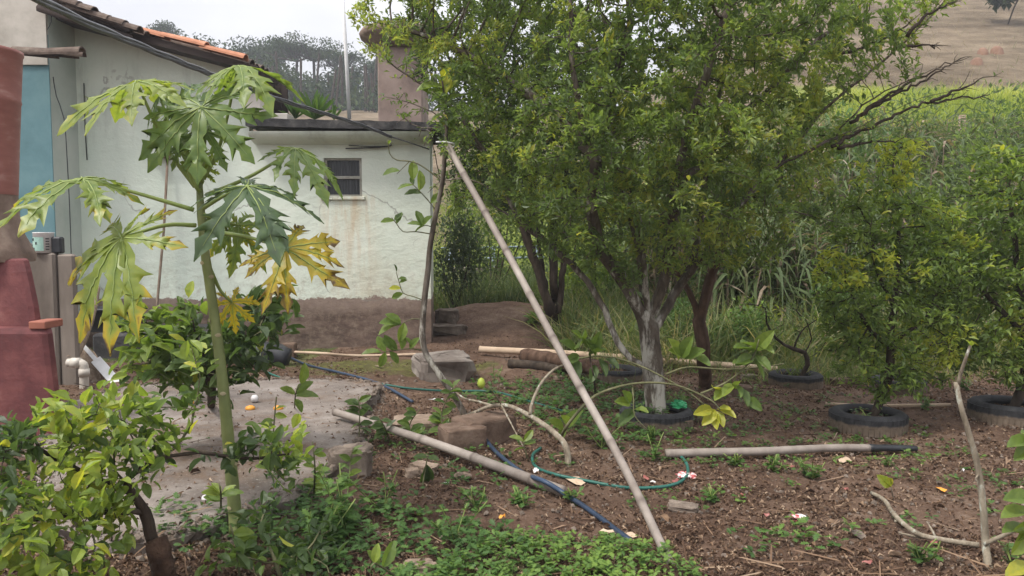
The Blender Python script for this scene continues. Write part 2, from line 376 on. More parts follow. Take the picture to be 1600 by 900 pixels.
M_teal = M_simple('teal_plaster', [(0, (.085, .165, .185)), (.5, (.115, .22, .245)), (1, (.15, .265, .285))], 3, .85, .3, .01)
M_conc = M_simple('weathered_concrete', [(0, (.07, .058, .048)), (.35, (.15, .125, .108)), (.7, (.235, .205, .18)), (1, (.31, .275, .245))], 3.2, .93, .7, .012, 9)
def M_slab():
    m, t, p, o = mat_new('apron_concrete')
    c = ramp(t, mrange(t, noise(t, 2.2, 9, .7), .3, .7, 0, 1, False), [(0, (.10, .08, .068)), (.4, (.18, .15, .13)), (.7, (.25, .215, .19)), (1, (.31, .275, .25))])
    c = mixc(t, mrange(t, noise(t, 1.3, 8, .72), .47, .62), c, (.145, .098, .068))
    c = mixc(t, mrange(t, noise(t, 60, 4, .7), .60, .68), c, (.36, .32, .29))
    c = mixc(t, mrange(t, noise(t, 42, 4, .7), .36, .30), c, (.07, .052, .04))
    t.links.new(c, p.inputs['Base Color']); p.inputs['Roughness'].default_value = .95
    bump(t, p, noise(t, 16, 9, .75), .9, .02); return m
M_apron = M_slab()
M_concw = M_simple('stained_concrete_wall', [(0, (.085, .068, .055)), (.5, (.19, .16, .135)), (1, (.29, .25, .215))], 3, .92, .4, .01, 8, mapscale=(1, 1, .35))
M_slabdark = M_simple('mossy_concrete', [(0, (.018, .018, .019)), (.55, (.05, .049, .05)), (.85, (.10, .095, .09)), (1, (.25, .24, .22))], 7, .95, .6, .02, 8)
M_red = M_simple('red_oxide_paint', [(0, (.075, .027, .028)), (.45, (.13, .042, .043)), (.75, (.18, .063, .06)), (1, (.28, .14, .125))], 4.5, .8, .5, .012, 9)
M_redpipe = M_simple('red_painted_clay', [(0, (.22, .085, .07)), (.6, (.28, .115, .095)), (1, (.38, .22, .19))], 5, .55, .15, .006, 7, mapscale=(1, 1, 3))
M_soot = M_simple('sooty_clay', [(0, (.10, .07, .055)), (.5, (.19, .135, .105)), (1, (.30, .23, .18))], 7, .9, .5, .01, 8)
M_lit_step = M_simple('lit_step_orange', [(0, (.24, .085, .06)), (1, (.36, .14, .095))], 8, .8, .3, .006)
M_tile = M_simple('terracotta_tile', [(0, (.27, .115, .065)), (.5, (.43, .19, .11)), (1, (.55, .29, .19))], 9, .8, .3, .006, use_tint=.3)
M_oldtile = M_simple('old_roof_tile', [(0, (.035, .026, .022)), (.5, (.10, .072, .058)), (.85, (.19, .15, .12)), (1, (.28, .24, .2))], 7, .92, .5, .01, 8, use_tint=.3)
M_timber = M_simple('dark_timber', [(0, (.018, .013, .012)), (1, (.06, .042, .036))], 5, .85, .3, .006, mapscale=(.3, 3, 3))
M_frame = M_simple('weathered_window_frame', [(0, (.20, .19, .15)), (1, (.42, .41, .37))], 12, .7, .3, .004)
M_pane = M_simple('ribbed_glass', [(0, (.012, .013, .016)), (1, (.05, .055, .06))], 30, .18, .5, .01, 3, .5, (3, 1, .05))
M_cable = M_simple('grey_cable', [(0, (.055, .056, .062)), (1, (.13, .132, .14))], 10, .5, 0)
M_black = M_simple('black_plastic', [(0, (.012, .013, .016)), (1, (.04, .042, .047))], 6, .45, .1)
M_blue = M_simple('blue_black_hose', [(0, (.018, .026, .045)), (1, (.045, .075, .13))], 8, .4, 0, use_tint=.5)
M_green = M_simple('green_hose', [(0, (.015, .075, .06)), (1, (.035, .15, .12))], 8, .4, 0)
M_white = M_simple('white_paint', [(0, (.52, .52, .52)), (1, (.74, .74, .74))], 6, .55, .1)
M_pvc = M_simple('pvc_pipe', [(0, (.38, .34, .29)), (1, (.62, .58, .52))], 6, .45, .1)
M_wood = M_simple('weathered_wood', [(0, (.12, .085, .06)), (.5, (.23, .17, .125)), (1, (.36, .29, .22))], 7, .88, .4, .006, mapscale=(4, 4, 1))
M_palewood = M_simple('pale_cut_wood', [(0, (.30, .21, .14)), (.5, (.48, .36, .26)), (1, (.60, .49, .37))], 5, .8, .3, .005, use_tint=.35)
M_bamboo = M_simple('dry_bamboo', [(0, (.065, .05, .042)), (.35, (.17, .14, .12)), (.7, (.285, .245, .215)), (1, (.40, .355, .315))], 11, .65, .4, .004, 8, use_tint=.6, mapscale=(1, 1, .3))
M_rubber = M_bark('dusty_rubber', [(0, (.02, .021, .024)), (.5, (.036, .038, .042)), (1, (.065, .066, .07))])
def M_tyre():
    m, t, p, o = mat_new('tyre_rubber')
    s_o = nn(t, 'ShaderNodeSeparateXYZ'); t.links.new(nn(t, 'ShaderNodeTexCoord').outputs['Object'], s_o.inputs[0]); z = s_o.outputs[2]
    k = mth(t, 'ADD', z, mth(t, 'MULTIPLY', mth(t, 'SUBTRACT', noise(t, 9, 6, .7), .5), .07))
    dust = ramp(t, noise(t, 14, 6, .7), [(.3, (.10, .075, .055)), (.7, (.20, .155, .115))])
    rub = ramp(t, noise(t, 22, 6, .7), [(.3, (.017, .0175, .0195)), (.7, (.048, .048, .051))])
    t.links.new(mixc(t, mrange(t, k, .118, .095), rub, dust), p.inputs['Base Color']); p.inputs['Roughness'].default_value = .88; p.inputs['Specular IOR Level'].default_value = .25
    bump(t, p, noise(t, 50, 4), .3, .006); return m
M_tyrem = M_tyre()
M_pinkwall = M_simple('pinkish_plaster', [(0, (.12, .09, .08)), (.4, (.24, .18, .155)), (.7, (.30, .23, .20)), (1, (.37, .30, .265))], 2.2, .9, .3, .02, 8)
M_stone = M_simple('field_stone', [(0, (.075, .058, .046)), (.5, (.165, .13, .105)), (1, (.27, .22, .18))], 9, .95, .7, .015, 9)
M_sand = M_simple('pale_stone', [(0, (.12, .085, .062)), (.5, (.25, .185, .14)), (1, (.36, .28, .22))], 9, .95, .5, .01, 9)
M_brick = M_simple('clay_block', [(0, (.07, .045, .032)), (.5, (.135, .09, .066)), (1, (.20, .145, .11))], 9, .95, .6, .012, 9)
M_orangepeel = M_simple('orange_peel', [(0, (.55, .22, .03)), (1, (.72, .35, .06))], 20, .5, .2, .003)
M_plastic = M_simple('white_plastic', [(0, (.55, .53, .52)), (1, (.78, .76, .76))], 14, .3, .1, .004)
M_redbits = M_simple('red_plastic', [(0, (.22, .06, .05)), (1, (.36, .15, .13))], 14, .4, .1, .004)
M_greenbag = M_simple('green_plastic', [(0, (.02, .20, .08)), (1, (.06, .36, .16))], 14, .35, .2, .004)
M_lemonfruit = M_simple('unripe_lemon', [(0, (.22, .30, .04)), (1, (.40, .46, .07))], 8, .4, .3, .004)
M_bluefence = M_simple('faded_blue_metal', [(0, (.17, .22, .28)), (1, (.30, .36, .42))], 6, .6, .1)
M_redearth = M_simple('red_earth', [(0, (.155, .085, .056)), (1, (.23, .14, .095))], 3, .95, .3, .05)
M_rot = M_simple('rotten_wood', [(0, (.03, .018, .012)), (.5, (.075, .043, .028)), (1, (.15, .095, .065))], 12, .95, .9, .02, 9)

# ---------------------------------------------------------------- foliage helpers
def tri(V, Fc):
    T = []
    for f in Fc:
        for k in range(1, len(f) - 1): T.append((f[0], f[k], f[k + 1]))
    return np.array(V, float), np.array(T)
def leaf_tmpl(wd=.22, fold=.12, droop=.12, rows=((.0, 0), (.2, .75), (.48, 1), (.78, .6), (1, 0)), wave=0):
    V = []; Fc = []
    for (t, k) in rows:
        z = -droop * t * t
        if k == 0: V.append((t, 0, z))
        else: V += [(t, -wd * k, z + fold * k * wd * 2 + wave * math.sin(t * 11)), (t, 0, z), (t, wd * k, z + fold * k * wd * 2 - wave * math.sin(t * 9 + 1))]
    n = len(rows)
    Fc += [(0, 1, 2), (0, 2, 3)]
    for r in range(n - 3):
        b = 1 + r * 3
        Fc += [(b, b + 3, b + 4, b + 1), (b + 1, b + 4, b + 5, b + 2)]
    b = 1 + (n - 3) * 3; e = b + 3
    Fc += [(b, e, b + 1), (b + 1, e, b + 2)]
    return tri(V, Fc)
T_CIT = leaf_tmpl(.20, .35, .16, rows=((0, 0), (.32, .95), (.68, .8), (1, 0)))
T_FAR = leaf_tmpl(.215, .35, .16, rows=((0, 0), (.5, 1), (1, 0)))
T_LEM = leaf_tmpl(.25, .3, .2, rows=((0, 0), (.16, .55), (.42, 1), (.72, .86), (.92, .4), (1, 0)), wave=.015)
T_CHEAP = leaf_tmpl(.24, .3, .1, rows=((0, 0), (.45, 1), (1, 0)))
def blade_tmpl(segs=4, wd=.02, curve=.5):
    V = []; Fc = []
    for i in range(segs + 1):
        t = i / segs; x = curve * t ** 2.2; z = t - .35 * curve * t ** 3; w2 = wd * (1 - t ** 1.5) + .0005
        V += [(x, -w2, z), (x, w2, z)]
        if i: Fc.append((2 * i - 2, 2 * i - 1, 2 * i + 1, 2 * i))
    return tri(V, Fc)
def lobed_tmpl():                                   # small deeply cut weed leaf
    ys = [(0, .02), (.18, .05), (.26, .26), (.40, .10), (.50, .36), (.62, .13), (.72, .28), (.82, .10), (1, 0)]
    V = []; Fc = []
    for (t, k) in ys: V += [(t + (.1 if k > .2 else 0), -k, -.15 * t * t + .08 * k), (t, 0, -.15 * t * t), (t + (.1 if k > .2 else 0), k, -.15 * t * t + .08 * k)]
    for r in range(len(ys) - 1):
        b = r * 3; Fc += [(b, b + 3, b + 4, b + 1), (b + 1, b + 4, b + 5, b + 2)]
    return tri(V, Fc)
T_LOBE = lobed_tmpl()
def unit(v): return v / (np.linalg.norm(v, axis=-1, keepdims=True) + 1e-9)
def frames(pos_, xd, nr, sc):
    x = unit(xd); y = unit(np.cross(nr, x)); z = np.cross(x, y)
    M = np.zeros((len(pos_), 4, 4)); M[:, 3, 3] = 1
    sc = np.broadcast_to(np.asarray(sc, float), (len(pos_),))[:, None]
    M[:, :3, 0] = x * sc; M[:, :3, 1] = y * sc; M[:, :3, 2] = z * sc; M[:, :3, 3] = pos_
    return M
def bake(tm, M, tints):
    tv, tf = tm; n = len(M)
    h = np.c_[tv, np.ones(len(tv))]
    V = np.einsum('nij,vj->nvi', M[:, :3], h).reshape(-1, 3)
    Fc = (tf[None] + (np.arange(n) * len(tv))[:, None, None]).reshape(-1, 3)
    return V, Fc, np.repeat(tints, len(tv))
def scatter(name, tm, M, tints, mat, parent=None, kind='stuff', smooth=False, origin=None):
    V, Fc, T = bake(tm, M, tints)
    return obj(name, V, Fc, mat, parent, T, smooth, kind, origin)
_lm = {}
def leaf_parts(parent, tm, M, tints, mat, n=300, name='leaf'):
    """the n leaves that show largest become parts, sharing mesh data; the rest one stuff part"""
    p = M[:, :3, 3]; d = np.linalg.norm(p - CAM, axis=1); sc = np.linalg.norm(M[:, :3, 0], axis=1)
    px, py = proj(p); vis = (px > 0) & (px < 1600) & (py > 0) & (py < 900) & (p[:, 1] > 1)
    score = sc / d * np.where(vis, 1, .01) * (1 + .15 * (d.max() - d))
    if len(M) > n: idx = np.argsort(-score)[:n]
    else: idx = np.arange(len(M))
    mask = np.zeros(len(M), bool); mask[idx] = True
    base = WLOC[parent.name]
    for i in idx:
        q = int(np.clip(tints[i], 0, .999) * 10); key = (id(tm), mat.name, q)
        if key not in _lm: _lm[key] = mesh(name, tm[0], tm[1], mat, (q + .5) / 10, False)
        o = bpy.data.objects.new(name, _lm[key]); COL.objects.link(o); o.parent = parent
        Mi = M[i].copy(); Mi[:3, 3] -= base; o.matrix_local = Matrix(Mi.tolist())
    if (~mask).any(): scatter('foliage', T_FAR if tm is T_CIT else tm, M[~mask], tints[~mask], mat, parent)
def colonize(lines, A, step=.08, infl=.9, kill=.12, iters=120, trop=(0, 0, .0), jit=.25, maxn=20000):
    nodes = []; par = []
    for ln in lines:
        pts = spline(ln, step)
        if not nodes: prev = -1; s0 = 0
        else:
            dd = np.linalg.norm(np.array(nodes) - pts[0], axis=1); prev = int(dd.argmin()); s0 = 1
        for q in pts[s0:]:
            nodes.append(q + rng.normal(0, step * .05, 3)); par.append(prev); prev = len(nodes) - 1
    N = np.zeros((maxn, 3)); N[:len(nodes)] = nodes; cnt = len(nodes)
    nd = np.full(len(A), 9e9); ni = np.zeros(len(A), int)
    def upd(a, b):
        for s in range(a, b, 256):
            e = min(b, s + 256)
            D = np.linalg.norm(A[:, None] - N[None, s:e], axis=2); k = D.argmin(1); m = D[np.arange(len(A)), k]
            better = m < nd; nd[better] = m[better]; ni[better] = k[better] + s
    upd(0, cnt)
    alive = nd > kill; kids = {}
    for _ in range(iters):
        act = alive & (nd < infl)
        if not act.any() or cnt > maxn - 400: break
        S = np.zeros((cnt, 3)); np.add.at(S, ni[act], unit(A[act] - N[ni[act]]))
        c0 = cnt
        for j in np.unique(ni[act]):
            d = unit(S[j] + np.array(trop) * np.linalg.norm(S[j]) + rng.normal(0, jit, 3))
            q = N[j] + d * step
            if j in kids and (len(kids[j]) > 2 or any(np.linalg.norm(q - c) < step * .5 for c in kids[j])): continue
            kids.setdefault(j, []).append(q)
            N[cnt] = q; par.append(j); cnt += 1
            if cnt >= maxn - 1: break
        if cnt == c0: break
        upd(c0, cnt); alive &= nd > kill
    return N[:cnt].copy(), np.array(par)
def counts(par):
    n = len(par); ch = np.zeros(n, int); sub = np.zeros(n)
    for i in range(n):
        if par[i] >= 0: ch[par[i]] += 1
    sub[ch == 0] = 1
    order = np.arange(n - 1, -1, -1)
    for i in order:
        if par[i] >= 0: sub[par[i]] += sub[i]
    return ch, sub
def wood(N, par, r_root, r_tip, flare=1.0, split=None):
    """returns radii and MB tubes: [trunk and limbs, twigs]"""
    ch, sub = counts(par); e = math.log(max(sub.max(), 2)) / math.log(r_root / r_tip)
    rad = r_tip * sub ** (1 / e)
    kids = [[] for _ in par]
    for i, p_ in enumerate(par):
        if p_ >= 0: kids[p_].append(i)
    big, small = MB(), MB()
    stack = [(0, -1)]
    while stack:
        s, b = stack.pop()
        chain = [s]; i = s
        while kids[i]:
            k = sorted(kids[i], key=lambda j: -sub[j])
            for j in k[1:]: stack.append((j, i))
            i = k[0]; chain.append(i)
        pts = N[chain]; rr = rad[chain]
        if b >= 0:
            pts = np.vstack([N[b], pts]); rr = np.r_[min(rad[b], rr[0] * 1.25), rr]
        if len(pts) < 2: continue
        r0 = rr.max()
        if r0 < .012: small.tube(pts, rr, 3, cap=False)
        else: big.tube(pts, rr, 5 if r0 < .02 else (8 if r0 < .045 else 22), cap=False, rough=.05, flute=.09 if r0 > .045 else 0)
    return rad, ch, sub, big, small
def blobs(bl, dens):
    """points filling ellipsoids given as photo pixel, distance, pixel radii, depth radius"""
    out = []
    for (px, py, Y, rx, ry, rd) in bl:
        c = P(px, py, Y); ax = np.array([rx * Y / F, rd, ry * Y / F])
        n = int(dens * 4.19 * ax.prod()) + 3
        q = rng.normal(size=(n, 3)); q = unit(q) * (rng.random(n) ** .42)[:, None]
        out.append(c + q * ax)
    return np.concatenate(out)
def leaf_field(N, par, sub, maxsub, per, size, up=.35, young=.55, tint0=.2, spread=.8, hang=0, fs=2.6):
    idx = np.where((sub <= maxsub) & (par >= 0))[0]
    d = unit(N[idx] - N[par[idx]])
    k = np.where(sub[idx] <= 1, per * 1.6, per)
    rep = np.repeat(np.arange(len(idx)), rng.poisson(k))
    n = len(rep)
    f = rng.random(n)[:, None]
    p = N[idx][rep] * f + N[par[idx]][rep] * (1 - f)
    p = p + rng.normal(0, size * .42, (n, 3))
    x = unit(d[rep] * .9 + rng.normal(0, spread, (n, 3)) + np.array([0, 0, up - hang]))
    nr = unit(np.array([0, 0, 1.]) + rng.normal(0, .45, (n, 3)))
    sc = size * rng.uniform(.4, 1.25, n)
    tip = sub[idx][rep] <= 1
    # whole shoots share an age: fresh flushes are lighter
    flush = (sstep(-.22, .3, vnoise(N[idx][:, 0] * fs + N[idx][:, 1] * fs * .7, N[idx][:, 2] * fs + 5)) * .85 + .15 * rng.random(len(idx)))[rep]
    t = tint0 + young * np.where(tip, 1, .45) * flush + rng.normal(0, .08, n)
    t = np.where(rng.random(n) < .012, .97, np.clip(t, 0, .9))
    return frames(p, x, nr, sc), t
def plant(name, label, cat, root, lines, bl, dens, step, r_root, r_tip, leafmat, bark, size, per, maxsub=3, tm=T_CIT, n_parts=300, group=None, young=.55, tint0=.2, up=.35, kill=None, twigmat=None, hang=0, trunk_name='trunk', infl=.9, wipe=None, jit=.35):
    t = thing(name, label, cat, root, group)
    A = blobs(bl, dens)
    N, par = colonize(lines, A, step, infl, kill or step * 1.4, jit=jit)
    rad, ch, sub, big, small = wood(N, par, r_root, r_tip)
    if big.v: big.build(trunk_name, bark, t)
    if small.v: small.build('twigs', twigmat or bark, t, kind='stuff')
    M, ti = leaf_field(N, par, sub, maxsub, per, size, up, young, tint0, hang=hang, fs=.32 / size * .6)
    if wipe is not None:
        kp = ~wipe(M[:, :3, 3]); M = M[kp]; ti = ti[kp]
    print('PLANT', label[:40], len(A), len(N), len(M)); leaf_parts(t, tm, M, ti, leafmat, n_parts)
    return t, N, par
# ================================================================ ground and hills
TYRE_PX = [(1035, 678, 'main'), (1380, 683, 'a'), (1258, 611, 'b'), (1424, 618, 'c'), (1608, 668, 'd'), (968, 600, 'e')]
tyre_xy = {}
for (px, py, k) in TYRE_PX:
    g = G(px, py); tyre_xy[k] = (g[0], g[1] + .26)
TYRES = list(tyre_xy.values())
SLAB_Z = .09
def GS(px, py): d = ray(px, py); return CAM + d * ((SLAB_Z - 1.5) / d[2])
rim = [(60, 800), (60, 640), (200, 600), (330, 594), (450, 590), (545, 592), (598, 598), (588, 618), (570, 632), (545, 640), (560, 655), (566, 680), (556, 706), (528, 730), (500, 742), (470, 765), (430, 782), (380, 800), (320, 822), (240, 842), (140, 842)]
pr = [GS(*q)[:2] for q in rim]; pp = []
for k in range(len(pr)):
    a, b = np.array(pr[k]), np.array(pr[(k + 1) % len(pr)]); m = max(2, int(np.linalg.norm(b - a) / .07))
    for j in range(m): pp.append(a + (b - a) * j / m + (rng.normal(0, .018, 2) if 5 < k < 20 else 0))
pp = np.array(pp); m = len(pp); cen = pp.mean(0)
def inslab(x, y):
    px = np.array(pp); n = len(px); ins = np.zeros(len(x), bool); j = n - 1
    for i in range(n):
        c = ((px[i, 1] > y) != (px[j, 1] > y)) & (x < (px[j, 0] - px[i, 0]) * (y - px[i, 1]) / (px[j, 1] - px[i, 1] + 1e-12) + px[i, 0]); ins ^= c; j = i
    return ins
xs = np.concatenate([-np.geomspace(5.2, 260, 46)[::-1], np.arange(-5, 5.6, .065), np.geomspace(5.8, 300, 46)])
ys = np.concatenate([np.linspace(-60, 1.9, 14), np.arange(2.2, 12.5, .065), np.geomspace(12.7, 330, 100)])
X, Y = np.meshgrid(xs, ys); Z = terrain(X, Y)
_in = inslab(X.ravel(), Y.ravel()).reshape(X.shape); Z = np.where(_in, np.minimum(Z, SLAB_Z - .06), Z)
near = np.clip(1 - (Y - 9) / 6, 0, 1)
Z = Z + np.where(_in, 0, near) * (.018 * vnoise(X * 17, Y * 17) + .012 * vnoise(X * 41, Y * 41))
fx = X / np.maximum(Y, 1)
edge = 8.5 + 4.2 * sstep(.25, .03, fx) * sstep(-.2, .0, fx + .1) + .3 * vnoise(X * 1.3, Y * 1.3) * 2
grassy = sstep(edge - .2, edge + .6, Y)
grassy = np.maximum(grassy, .75 * np.exp(-((X + .15) / .75) ** 2 - ((Y - 3.2) / .42) ** 2))
grassy = np.where(Y < 12, np.maximum(grassy, .32 * np.exp(-((X - .4) / 1.3) ** 2 - ((Y - 6.6) / .8) ** 2)), grassy)
moss = .75 * np.exp(-((X + 1.4) / 1.7) ** 2 - ((Y - 8.6) / .85) ** 2)
ky = int(np.searchsorted(ys, 24))
def sheet(name, a, b, mat, extra):
    Xs, Ys, Zs = X[a:b], Y[a:b], Z[a:b]; r, c = Xs.shape
    I = np.arange(r * c).reshape(r, c)
    Fc = np.stack([I[:-1, :-1], I[:-1, 1:], I[1:, 1:], I[1:, :-1]], -1).reshape(-1, 4)
    o = obj(name, np.stack([Xs, Ys, Zs], -1).reshape(-1, 3), Fc, mat, origin=(0, 0, 0))
    o['kind'] = 'structure'
    for nme, v in extra.items():
        at = o.data.attributes.new(nme, 'FLOAT', 'POINT'); at.data.foreach_set('value', v[a:b].astype(np.float32).ravel())
    return o
hill_green = .2 + sstep(30, 24, Y) * sstep(.22, .4, fx) + sstep(.0, .12, fx + .07) * sstep(42, 30, Y) * sstep(.3, .2, fx)
tag(sheet('ground', 0, ky + 1, M_soil, {'grassy': grassy, 'moss': moss}), 'bare brown garden soil littered with dry leaves, turning to grass behind')
tag(sheet('hillside', ky, len(ys), M_hills, {'grassy': hill_green}), 'dry brown pasture hillside rising behind the garden')

# ---------------------------------------------------------------- broken concrete apron (left)
slabV, slabF = [], []
for (s, zz, wob) in ((0, SLAB_Z, 0), (.5, SLAB_Z, 0), (.8, SLAB_Z, 0), (.93, SLAB_Z, 0), (.985, SLAB_Z - .004, 0), (1, SLAB_Z - .025, .01), (.99, SLAB_Z - .1, .03), (1.0, -.12, .03)):
    q = cen + (pp - cen) * s + rng.normal(0, 1, pp.shape) * wob
    zz = zz + .018 * vnoise(q[:, 0] * 2.5, q[:, 1] * 2.5) + .008 * vnoise(q[:, 0] * 11, q[:, 1] * 11)
    slabV += list(np.c_[q, zz])
for r in range(7): slabF += [(r * m + i, r * m + (i + 1) % m, (r + 1) * m + (i + 1) % m, (r + 1) * m + i) for i in range(m)]
o = obj('concrete_slab', slabV, slabF, M_apron, origin=(cen[0], cen[1], 0)); o.data.polygons.foreach_set('use_smooth', [i < 4 * m for i in range(len(slabF))])
tag(o, 'broken grey concrete apron with crumbling edge in front of the house', 'concrete slab')

# ================================================================ house
def px2x(px, Yd): return float(P(px, 400, Yd)[0])
def px2z(py, Yd): return float(P(800, py, Yd)[2])
HY = 10.0
house = thing('house', 'pale green rural house with flat-roofed bathroom annex and small window', 'house', (-4, HY, 0))
xA, xB, xC = px2x(126, HY), px2x(394, HY), px2x(673, HY)
def wall_hole(mb, x0, x1, z0, z1, y, th, h=None):
    if h is None: mb.box((x0, y, z0), (x1, y + th, z1)); return
    a, b, c, d = h
    V = [(x, y, z) for x in (x0, a, b, x1) for z in (z0, c, d, z1)]
    Fc = [(i * 4 + j, (i + 1) * 4 + j, (i + 1) * 4 + j + 1, i * 4 + j + 1) for i in range(3) for j in range(3) if (i, j) != (1, 1)]
    k = len(V); V += [(a, y + th, c), (b, y + th, c), (b, y + th, d), (a, y + th, d)]
    q = [5, 9, 10, 6]
    Fc += [(q[i], q[(i + 1) % 4], k + (i + 1) % 4, k + i) for i in range(4)]
    k = len(V); V += [(x0, y, z0), (x0, y, z1), (x0, y + th, z0), (x0, y + th, z1), (x1, y, z0), (x1, y, z1), (x1, y + th, z0), (x1, y + th, z1)]
    Fc += [(k, k + 1, k + 3, k + 2), (k + 4, k + 6, k + 7, k + 5)]
    mb.add(V, Fc)
wx0, wx1, wz0, wz1 = px2x(508, HY), px2x(567, HY), px2z(307, HY), px2z(247, HY)
zs = px2z(206, HY)
mb = MB(); wall_hole(mb, xB, xC, -.15, zs - .002, HY, .15, (wx0, wx1, wz0, wz1))
xk = px2x(677, HY + 1.4)
V = [(x, y, z) for z in (-.15, zs - .002) for (x, y) in ((xC - .15, HY + .152), (xC - .001, HY + .152), (xk, HY + 1.4), (xk - .15, HY + 1.4))]
mb.add(V, [(0, 1, 5, 4), (1, 2, 6, 5), (2, 3, 7, 6), (3, 0, 4, 7), (4, 5, 6, 7)])
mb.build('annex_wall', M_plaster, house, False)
# gable wall: prism under the sloping roof
gz0, gz1 = px2z(42, HY), px2z(112, HY)
mb = MB(); V = [(xA, y, z) for y in (HY, HY + .15) for z in (-.15, 9)] ; V = []
for y in (HY - .0, HY + .15): V += [(xA, y, -.15), (xB - .001, y, -.15), (xB - .001, y, gz1), (xA, y, gz0)]
mb.add(V, [(0, 1, 2, 3), (7, 6, 5, 4), (0, 3, 7, 4), (1, 5, 6, 2), (3, 2, 6, 7), (0, 4, 5, 1)])
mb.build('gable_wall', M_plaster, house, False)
# return wall, recessed teal wall, cream wall over the opening
xp = px2x(129, HY)
mb = MB(); mb.box((xp - .16, 9.44, -.15), (xp, HY + .1, 4.9)); mb.build('corner_pier', M_return, house, False)
mb = MB(); mb.box((-9, 9.425, -.15), (xp - .003, 9.6, px2z(60, 9.6))); mb.build('teal_wall', M_teal, house, False)
mb = MB(); mb.box((-9, 9.40, px2z(98, 9.3)), (xp - .004, 9.58, 4.9)); mb.build('upper_wall', M_cream, house, False)
# annex flat roof slab with cove under it
sx0, sx1 = px2x(388, 9.7), px2x(695, 9.7)
mb = MB(); n = 40
tz0, tz1 = px2z(184, 9.7), px2z(191, 9.7)
for i in range(n):
    a, b = i / n, (i + 1) / n
    za, zb = tz0 + (tz1 - tz0) * a, tz0 + (tz1 - tz0) * b
    mb.add([(sx0 + (sx1 - sx0) * u, y, zz + .012 * vnoise(np.float64(u * 37), np.float64(y * 3 + k * 9)))
            for k, (y, u_, ) in enumerate([(0, 0)]) for (u, y, zz) in ((a, 9.7, za - .10), (b, 9.7, zb - .10), (b, 9.7, zb), (a, 9.7, za), (a, 11.25, za), (b, 11.25, zb), (a, 11.25, za - .1), (b, 11.25, zb - .1))],
           [(0, 1, 2, 3), (3, 2, 5, 4), (6, 7, 1, 0)])
rs = mb.build('roof_slab', M_slabdark, house, False)
mb = MB()
cv = [(9.73, tz1 - .104), (9.74, tz1 - .14), (9.82, tz1 - .2), (9.998, tz1 - .24)]
V = [(x, y, z) for x in (sx0 + .02, xC + .02) for (y, z) in cv]
mb.add(V, [(i, i + 1, i + 5, i + 4) for i in range(3)] + [(4, 5, 6, 7)]); mb.build('slab_cove', M_plaster, house)
# window
wf = MB(); t_ = .035
wf.box((wx0 + .002, HY + .03, wz0 + .002), (wx0 + t_, HY + .08, wz1 - .002)); wf.box((wx1 - t_, HY + .03, wz0 + .002), (wx1 - .002, HY + .08, wz1 - .002))
zm = (wz0 + wz1) / 2
wf.box((wx0 + t_, HY + .028, wz0 + .002), (wx1 - t_, HY + .082, wz0 + .025)); wf.box((wx0 + t_, HY + .028, wz1 - .025), (wx1 - t_, HY + .082, wz1 - .002)); wf.box((wx0 + t_, HY + .02, zm - .018), (wx1 - t_, HY + .085, zm + .018))
win = wf.build('window', M_frame, house, False)
for (a, b) in ((wz0 + .025, zm - .018), (zm + .018, wz1 - .025)):
    V, Fc = [], []; nx = 22
    for i in range(nx + 1):
        x = wx0 + t_ + (wx1 - wx0 - 2 * t_) * i / nx; y = HY + .055 + .006 * (i % 2)
        V += [(x, y, a), (x, y, b)]
        if i: Fc.append((2 * i - 2, 2 * i, 2 * i + 1, 2 * i - 1))
    obj('pane', V, Fc, M_pane, win, smooth=False)
mb = MB(); mb.box((wx0 - .04, HY - .03, wz0 - .045), (wx1 + .04, HY + .028, wz0 - .002), ch=.008); mb.build('sill', M_plaster, win, False)
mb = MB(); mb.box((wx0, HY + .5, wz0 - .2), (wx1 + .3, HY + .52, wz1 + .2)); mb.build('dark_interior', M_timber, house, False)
# parapet stub beside the roof end, and dark boards standing in for the shade of the opening
mb = MB(); mb.box((px2x(389, 9.8), 9.78, px2z(192, 9.8)), (px2x(413, 9.8), 10.1, px2z(143, 9.8)), ch=.01)
mb.box((px2x(413, 9.8), 9.79, px2z(191, 9.8)), (px2x(454, 9.8), 10.09, px2z(177, 9.8)), ch=.01); mb.build('parapet', M_cream, house, False)
mb = MB()
for i in range(5):
    x0 = px2x(404 + i * 10, 10.6); mb.box((x0, 10.6 + .01 * (i % 2), px2z(185, 10.6)), (x0 + .08, 10.66, px2z(116 + i * 3, 10.6)))
mb.build('opening_shade', M_timber, house, False)
# main roof: one slope falling to the right, barrel tiles running down it
ra = P(188, 38, 9.55); rb = P(408, 98, 9.55); sl = rb - ra; sl[1] = 0; L = np.linalg.norm(sl); su = sl / L; sn = np.array([-su[2], 0, su[0]])
roof = obj('roof', *(lambda V: (V, [(0, 1, 2, 3), (7, 6, 5, 4), (0, 3, 7, 4), (1, 5, 6, 2), (3, 2, 6, 7), (0, 4, 5, 1)]))(
    [tuple(ra - su * 1.9 * (1 - e) + su * (L - .05) * e + np.array([0, dy, 0]) + sn * h) for (dy, h) in ((0.05, 0), (.95, 0)) for (e, h) in ((0, -.15), (1, -.11), (1, -.04), (0, -.04))]), M_timber, house, smooth=False)
def barrel(Lt, r0, r1, th=.014, n=8, concave=False):
    V = []; Fc = []
    for (x, r) in ((0, r0), (Lt, r1)):
        for rr in (r, r - th):
            for i in range(n + 1):
                a = math.pi * i / n
                V.append((x, -rr * math.cos(a), rr * math.sin(a) * .75 * (-1 if concave else 1)))
    m_ = n + 1
    for i in range(n):
        Fc += [(i, i + 1, 2 * m_ + i + 1, 2 * m_ + i), (m_ + i, 3 * m_ + i, 3 * m_ + i + 1, m_ + i + 1), (i, m_ + i, m_ + i + 1, i + 1), (2 * m_ + i, 2 * m_ + i + 1, 3 * m_ + i + 1, 3 * m_ + i)]
    return V, Fc
